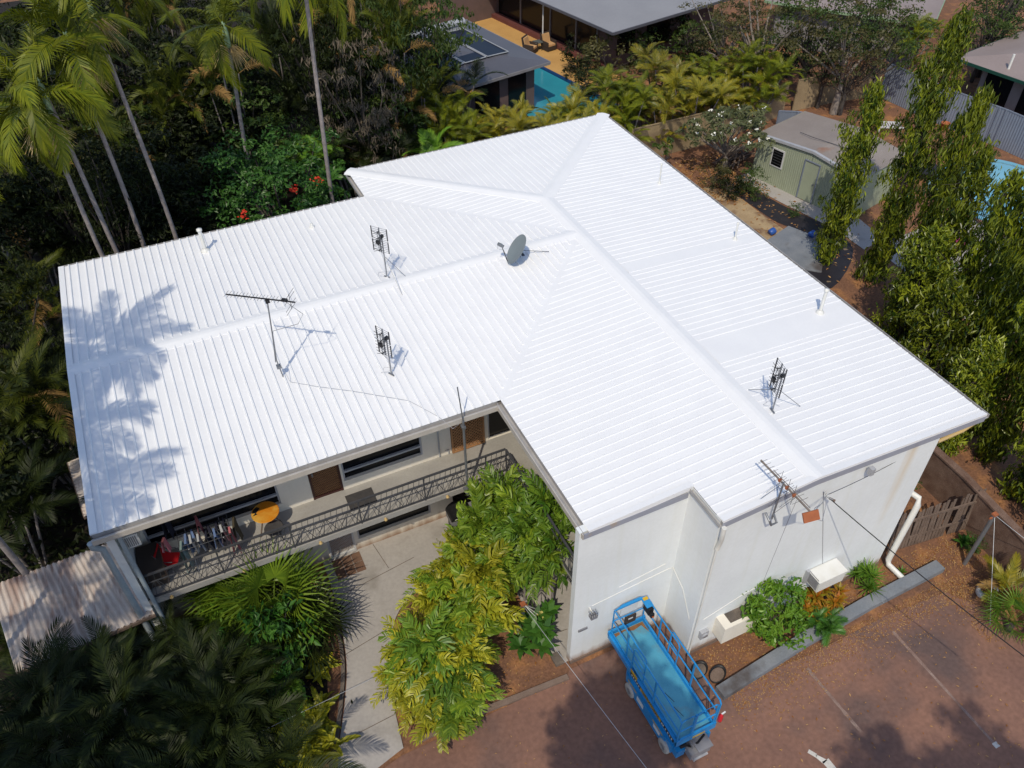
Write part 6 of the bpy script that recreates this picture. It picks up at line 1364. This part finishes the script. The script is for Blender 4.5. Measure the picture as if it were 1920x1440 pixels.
for px_, py_, z, v, s, lb in ((1205, 95, 1.2, 2, 1.6, 'green bush below the eave right of the grey house corner'), (1250, 62, 1.2, 1, 1.7, 'dark bush against the grey house wall'), (1296, 75, 1.4, 2, 1.8, 'leafy bush between the grey house and the thin leaved tree'), (1330, 95, 1.2, 1, 1.6, 'dark bush behind the right half of the palm hedge'), (1425, 105, 1.2, 2, 1.7, 'green bush under the big olive tree'), (1480, 115, 1.0, 1, 1.6, 'dark bush behind the right end of the palm hedge'), (1140, 110, 1.6, 0, 1.7, 'pale olive bush between the patio and the grey house corner'), (1085, 95, 1.6, 1, 1.3, 'dark bush at the end of the patio beside the armchairs'), (1105, 150, 1.4, 1, 1.3, 'dark bush between the blue pool and the palm hedge'), (1405, 340, .6, 2, .9, 'green bush at the near left corner of the shed'), (1368, 352, .5, 1, .8, 'dark bush in the leaf litter left of the shed'), (1490, 395, .3, 2, .45, 'small weed tuft at the foot of the shed wall'), (1420, 365, .3, 2, .5, 'small green weed beside the shed apron'), (1845, 300, .4, 0, .6, 'dry weed tuft at the foot of the metal fence'), (1730, 280, .6, 0, .9, 'dry grassy bush behind the mast trees'), (1340, 335, .5, 0, .8, 'dry brown bush under the frangipani'),
                              (770, 45, 1.5, 1, 1.4, 'round dark bush at the top corner of the pool house roof'), (1700, 905, .5, 2, .5, 'weed growing behind the fat white downpipe'), (1745, 870, .6, 2, .55, 'weed growing along the boundary wall'), (1825, 1020, .3, 2, .4, 'small green plant at the foot of the boundary wall')):
    plant('bush', lb, 'bush', sh[v], base_of(px_, py_, z), px_ * .3, s)
# ---- row of mast trees
mm = [mast_mesh(9.0, .68, dens=50), mast_mesh(8.4, .73, dens=48), mast_mesh(8.0, .70, dens=50), mast_mesh(10.9, .72, dens=48)]
MT = [(18.75, 7.2, 7.9), (19.6, 5.3, 10.9), (19.3, 3.3, 9.1), (18.4, 1.9, 7.9), (18.25, .55, 7.6), (17.9, -.75, 8.5), (17.1, -1.9, 8.2), (16.5, -3.0, 8.1), (15.9, -4.1, 7.8), (15.3, -5.6, 7.4), (14.9, -7.1, 6.6), (15.8, -.6, 5.0), (14.9, -3.0, 4.8), (17.2, 1.6, 5.4)]
ORD = ['first', 'second and tallest', 'third', 'fourth', 'fifth', 'sixth', 'seventh', 'eighth', 'ninth', 'tenth', 'eleventh']
for k, (x, y, h) in enumerate(MT):
    lb = f'narrow weeping mast tree, {ORD[k]} from the shed end of the row' if k < 11 else ['shorter mast tree near the right roof edge', 'shorter mast tree closest to the right roof corner', 'shorter mast tree in front of the fourth tall one'][k - 11]
    v_ = 3 if k == 1 else k % 3; m = mm[v_]; hm_ = (9.0, 8.4, 8.0, 10.9)[v_]; s = 1.0 + .1 * math.sin(k * 3) + (.08 if k >= 11 else 0)
    plant('mast_tree', lb, 'tree', m, (x, y, 0), k * 1.9, (s, s, h / hm_), 'mast trees along the right boundary')

# ---- yellow green fishtail palms in the bed
fy = [fish_mesh(19, 1.1, 'leaf_fish_yellow', h=1.3, ll=.18, nl=16), fish_mesh(20, 1.1, 'leaf_fish_green', h=1.4, ll=.19, nl=16), fish_mesh(21, 1.1, 'leaf_fish', h=1.8, ll=.18, nl=16)]
FS = [(950, 968, 2.8, 1, 'fishtail palm crown reaching over the railing corner, topmost'), (900, 985, 2.7, 2, 'green fishtail palm crown left of the topmost one'), (985, 1010, 2.9, 1, 'green fishtail palm crown close to the right wing eave'), (1025, 960, 3.0, 1, 'dark green fishtail palm crown tucked against the roof edge'), (940, 1060, 2.4, 2, 'fishtail palm crown in the middle of the upper clump'), (1000, 1045, 2.4, 2, 'yellowish fishtail palm crown above the short stay post'),
      (850, 1065, 1.9, 0, 'yellow fishtail palm crown at the left of the upper clump'), (880, 1130, 1.9, 2, 'green hearted fishtail palm crown between upper and lower clumps'), (905, 1150, 1.6, 0, 'yellow fishtail palm crown left of the short stay post'), (810, 1130, 1.6, 0, 'yellow fishtail palm crown overhanging the path'), (800, 1210, 1.6, 1, 'green hearted fishtail palm crown at the left of the lower clump'), (865, 1225, 1.4, 0, 'yellow fishtail palm crown in the middle of the lower clump'),
      (775, 1250, 1.1, 2, 'fishtail palm crown leaning furthest over the path'), (878, 1240, .9, 0, 'yellow fishtail palm crown nearest the bare soil'), (820, 1290, .9, 0, 'yellow fishtail palm crown lowest but one on the kerb side'), (830, 1335, .55, 0, 'lowest yellow fishtail palm crown at the kerb'), (780, 1300, .9, 0, 'low yellow fishtail palm crown beside the path end'),
      (930, 945, 2.7, 2, 'fishtail palm crown touching the railing, left of the topmost one'), (870, 1020, 2.4, 2, 'lime fishtail palm crown over the lower window wall'), (985, 985, 2.9, 2, 'lime fishtail palm crown in the heart of the upper clump'), (1040, 1030, 2.8, 1, 'dark fishtail palm crown against the front left roof corner'), 
      (830, 1090, 1.8, 2, 'lime fishtail palm crown at the left shoulder of the clump'), (900, 1080, 2.3, 0, 'yellow fishtail palm crown in the centre of the whole clump'), (850, 1170, 1.7, 2, 'lime fishtail palm crown above the green hearted ones'), (880, 1190, 1.3, 2, 'lime fishtail palm crown right of the lower clump'), (770, 1215, 1.3, 0, 'yellow fishtail palm crown at the left edge over the concrete'), (840, 1255, 1.2, 1, 'green hearted fishtail palm crown low in the clump'), (752, 1262, .9, 0, 'small yellow fishtail palm crown over the path middle'), (870, 1290, .8, 2, 'lime fishtail palm crown near the kerb'), (805, 1245, 1.3, 0, 'yellow fishtail palm crown among the green hearted ones'), (850, 1350, .4, 2, 'lime fishtail palm crown spilling over the kerb')]
for k, (px_, py_, z, v, lb) in enumerate(FS):
    h0 = (1.3, 1.4, 1.8)[v] + .2; p = base_of(px_, py_, z); s = .95 + .1 * math.sin(k * 2.7); p = (p[0], p[1], 0)
    plant('fishtail_palm', lb, 'palm', fy[v], p, k * 1.1, (s, s, max(.4, z / h0)), 'fishtail palms in the garden bed')
# ---- lower left: spiky fan palm, shiny bush, ferns
fan = fan_mesh(15, 1.05, .75, 26, 'leaf_fan', 1.3)
plant('fan_palm', 'spiky leaved fan palm beside the path, its shadow on the concrete', 'palm', fan, base_of(510, 1125, 1.7), 0, 1.1); plant('fan_palm', 'spiky fan palm behind the larger one under the verandah', 'palm', fan, base_of(440, 1110, 1.5), 1.5, .95); plant('fan_palm', 'dark fan palm leaning out over the path below the larger one', 'palm', fan_mesh(16, .9, .6, 24, 'leaf_palm_dark', .9), base_of(575, 1180, 1.0), 2.5, 1.)
bl = [tree_mesh(1.0, 1.0, .85, 'leaf_lush', nclump=60, per=24, size=.20, asp=.36, clump=.3, r=.06), tree_mesh(.9, .8, .7, 'leaf_bright', nclump=40, per=22, size=.17, asp=.5, clump=.28, r=.05)]
plant('shiny_bush', 'glossy dark green bush below the spiky fan palm', 'bush', bl[0], base_of(505, 1215, 1.5), 0, (1.1, 1.1, 1.5)); plant('shiny_bush', 'glossy green bush low beside the dark palms', 'bush', bl[1], base_of(520, 1280, 1.2), 2., (1.0, 1.0, 1.4)); plant('shiny_bush', 'bright green bush just under the verandah edge', 'bush', bl[1], base_of(425, 1105, 1.8), 1., (.8, .8, 1.4))
fe = cane_mesh(5, (.1, .3), .75, 'leaf_fish_yellow', 8, .25, n=26, ll=.13, lw=.045)
fe = {'fronds': fe['crown']}
for k, (px_, py_, lb) in enumerate(((585, 1355, 'yellow green fern nearest the path edge, upper'), (560, 1385, 'yellow green fern in the middle of the fern patch'), (590, 1400, 'yellow green fern beside the path edge, lower'), (550, 1425, 'yellow green fern at the bottom edge'), (600, 1250, 'small fern at the dark palm shade edge'))): plant('fern', lb, 'fern', fe, base_of(px_, py_, .3), k * 1.4, 1 if k < 4 else .6, 'yellow green ferns beside the path')
# ---- plants along the front wall
wb = tree_mesh(1.1, .95, .95, 'leaf_bright', nclump=120, per=26, size=.17, asp=.42, clump=.24, r=.06, droop=.8)
plant('wall_bush', 'full bright green bush against the front wall beside the planter box', 'bush', wb, base_of(1446, 1142, 1.1), 0, (1.08, .95, 1.0))
cr = blade_mesh(16, .30, .085, 'leaf_croton', 12, .55, .38, droop=.5)
plant('croton', 'orange and yellow croton below the wall air conditioner', 'shrub', cr, base_of(1545, 1112, .5), 0, 1.); plant('croton', 'smaller orange croton at the right edge of the bright green bush', 'shrub', cr, base_of(1528, 1140, .35), 2., .7)
dr_ = blade_mesh(46, .46, .035, 'leaf_bright', 3, .45, .2, droop=.35)
plant('dracaena', 'spiky green rosette plant at the foot of the fat downpipe, upper', 'shrub', dr_, base_of(1622, 1075, .45), 0, 1.); plant('dracaena', 'spiky green rosette plant in front of the other one near the kerb beam', 'shrub', blade_mesh(46, .44, .035, 'leaf_bright', 1, .35, droop=.35), base_of(1630, 1100, .3), 1, 1)
plant('fern', 'green fern hanging over the kerb beam by the croton', 'fern', {'fronds': cane_mesh(3, (.1, .3), .6, 'leaf_lush', 8, .15, n=30, ll=.20, lw=.016)['crown']}, base_of(1543, 1168, .25), 0, 1.)
plant('seedling', 'tiny green plant alone on the bare soil inside the kerb beam', 'plant', {'leaves': blade_mesh(10, .2, .06, 'leaf_bright', 1, .08)['foliage']}, base_of(1690, 1075, .05), 0, 1)
plant('broadleaf_plant', 'leafy green plant at the foot of the right stay post', 'plant', {'leaves': blade_mesh(16, .32, .12, 'leaf_lush', 2, .15)['foliage']}, base_of(1822, 1020, .15), 0, 1)
pm_ = blade_mesh(11, .42, .17, 'leaf_lush', 5, .75, .42, el=(.9, 0), droop=.35)
plant('broadleaf_shrub', 'broad leaved shrub with pale leaf tips beside the short stay post', 'shrub', pm_, base_of(1000, 1195, .55), 0, 1.); gfl = G(); P = np.array([.1, -.1, .95]) + rng.normal(0, .05, (14, 3)); scatter(gfl, P, np.tile([0, 0, 1.], (14, 1)), .09, .9); 
plant('broadleaf_shrub', 'broad leaved shrub with a cream flower cluster nearest the white wall', 'shrub', {**blade_mesh(11, .40, .17, 'leaf_lush', 4, .75, .36, el=(.9, 0), droop=.35), 'flowers': gfl.mesh('flowers', 'flower_yellow')}, base_of(1015, 1165, .8), 2, 1.)
plant('dry_shrub', 'shrub of dead reddish brown leaves behind the short stay post', 'shrub', {'leaves': blade_mesh(14, .34, .12, 'leaf_dry', 5, .5, .3)['foliage']}, base_of(965, 1160, .5), 0, 1.)
plant('dry_palm', 'golden drying palm fronds over the pale tub at the right edge', 'palm', {'fronds': cane_mesh(2, (.4, .6), 1.3, 'leaf_palm_gold', 7, .2, n=34, ll=.34, lw=.028, dead=3)['crown']}, base_of(1893, 1105, .5), 1., .8)
plant('fan_palm', 'bright green fan leaved palm at the right edge of the car park', 'palm', fan_mesh(12, .62, .5, 22, 'leaf_bright', .35), base_of(1900, 1165, .4), 0, 1)
# ---- trees outside the frame whose shade falls on the car park and the lower garden
sd = tree_mesh(14.8, 1.5, 1.0, 'leaf_mid', nclump=150, per=34, size=.24, clump=.45, inner=.1)
for x, y, s, lb in ((-5.75, -15.15, 1, 'tree below the picture edge shading the ground left of the lift'), (-6.95, -15.75, .98, 'second tree below the picture edge shading the ground left of the lift'), (.55, -20.9, 1.05, 'tree below the picture edge shading the right parking line'), (-1.5, -19.7, 1.0, 'tree below the picture edge shading the left parking line')): plant('shade_tree', lb, 'tree', sd, (x, y, 0), x, s)
for x, y, s, lb in ((-16.6, -7.2, 1.15, 'tree left of the picture edge shading the lower left garden'), (-13.9, -9.3, 1.2, 'tree below the left corner shading the dark palms'), (-14.7, -8.8, 1.25, 'second tree left of the picture edge shading the lower left garden'), (-14.6, -11.6, 1.2, 'second tree below the left corner shading the dark palms')): plant('shade_tree', lb, 'tree', dk[0], (x, y, 0), x, (1.15, 1.15, 1.42 * s))

# ================================================================== LITTER AND UNDERGROWTH (uncountable)
g = G()
def litter(x0, x1, y0, y1, n, size=.10, z=.012, f=lambda x, y: True, m=0):
    P = np.stack([rng.uniform(x0, x1, n), rng.uniform(y0, y1, n), np.full(n, z) + rng.random(n) * .02], 1); P = P[[bool(f(p[0], p[1])) for p in P]]
    scatter(g, P, np.tile([0, 0, 1.], (len(P), 1)), size, .38, m, .5, .35, jit=.18)
litter(3.0, 12.6, -6.6, -5.8, 1500, .06); litter(3.2, 11.6, -7.6, -6.95, 2000, .05); litter(3.2, 11.6, -8.2, -6.95, 900, .05); litter(10.5, 12.8, -9.0, -6.0, 1500, .06); litter(1, 11.3, -12, -7.4, 330, .075, .014); litter(-5, 3, -9, -4.9, 200, .06, .014); litter(-4.4, -.3, -4.7, -3.0, 420, .06)
litter(12.2, 20, 6.5, 15, 420, .16, .016); litter(17, 20.5, 13, 17.5, 900, .16); litter(14, 34, -6, 19, 900, .14); litter(-7.5, -5.7, -5.5, -1, 160, .07)
o = g.build('fallen_leaves', ['leaf_litter']); o['kind'] = 'stuff'
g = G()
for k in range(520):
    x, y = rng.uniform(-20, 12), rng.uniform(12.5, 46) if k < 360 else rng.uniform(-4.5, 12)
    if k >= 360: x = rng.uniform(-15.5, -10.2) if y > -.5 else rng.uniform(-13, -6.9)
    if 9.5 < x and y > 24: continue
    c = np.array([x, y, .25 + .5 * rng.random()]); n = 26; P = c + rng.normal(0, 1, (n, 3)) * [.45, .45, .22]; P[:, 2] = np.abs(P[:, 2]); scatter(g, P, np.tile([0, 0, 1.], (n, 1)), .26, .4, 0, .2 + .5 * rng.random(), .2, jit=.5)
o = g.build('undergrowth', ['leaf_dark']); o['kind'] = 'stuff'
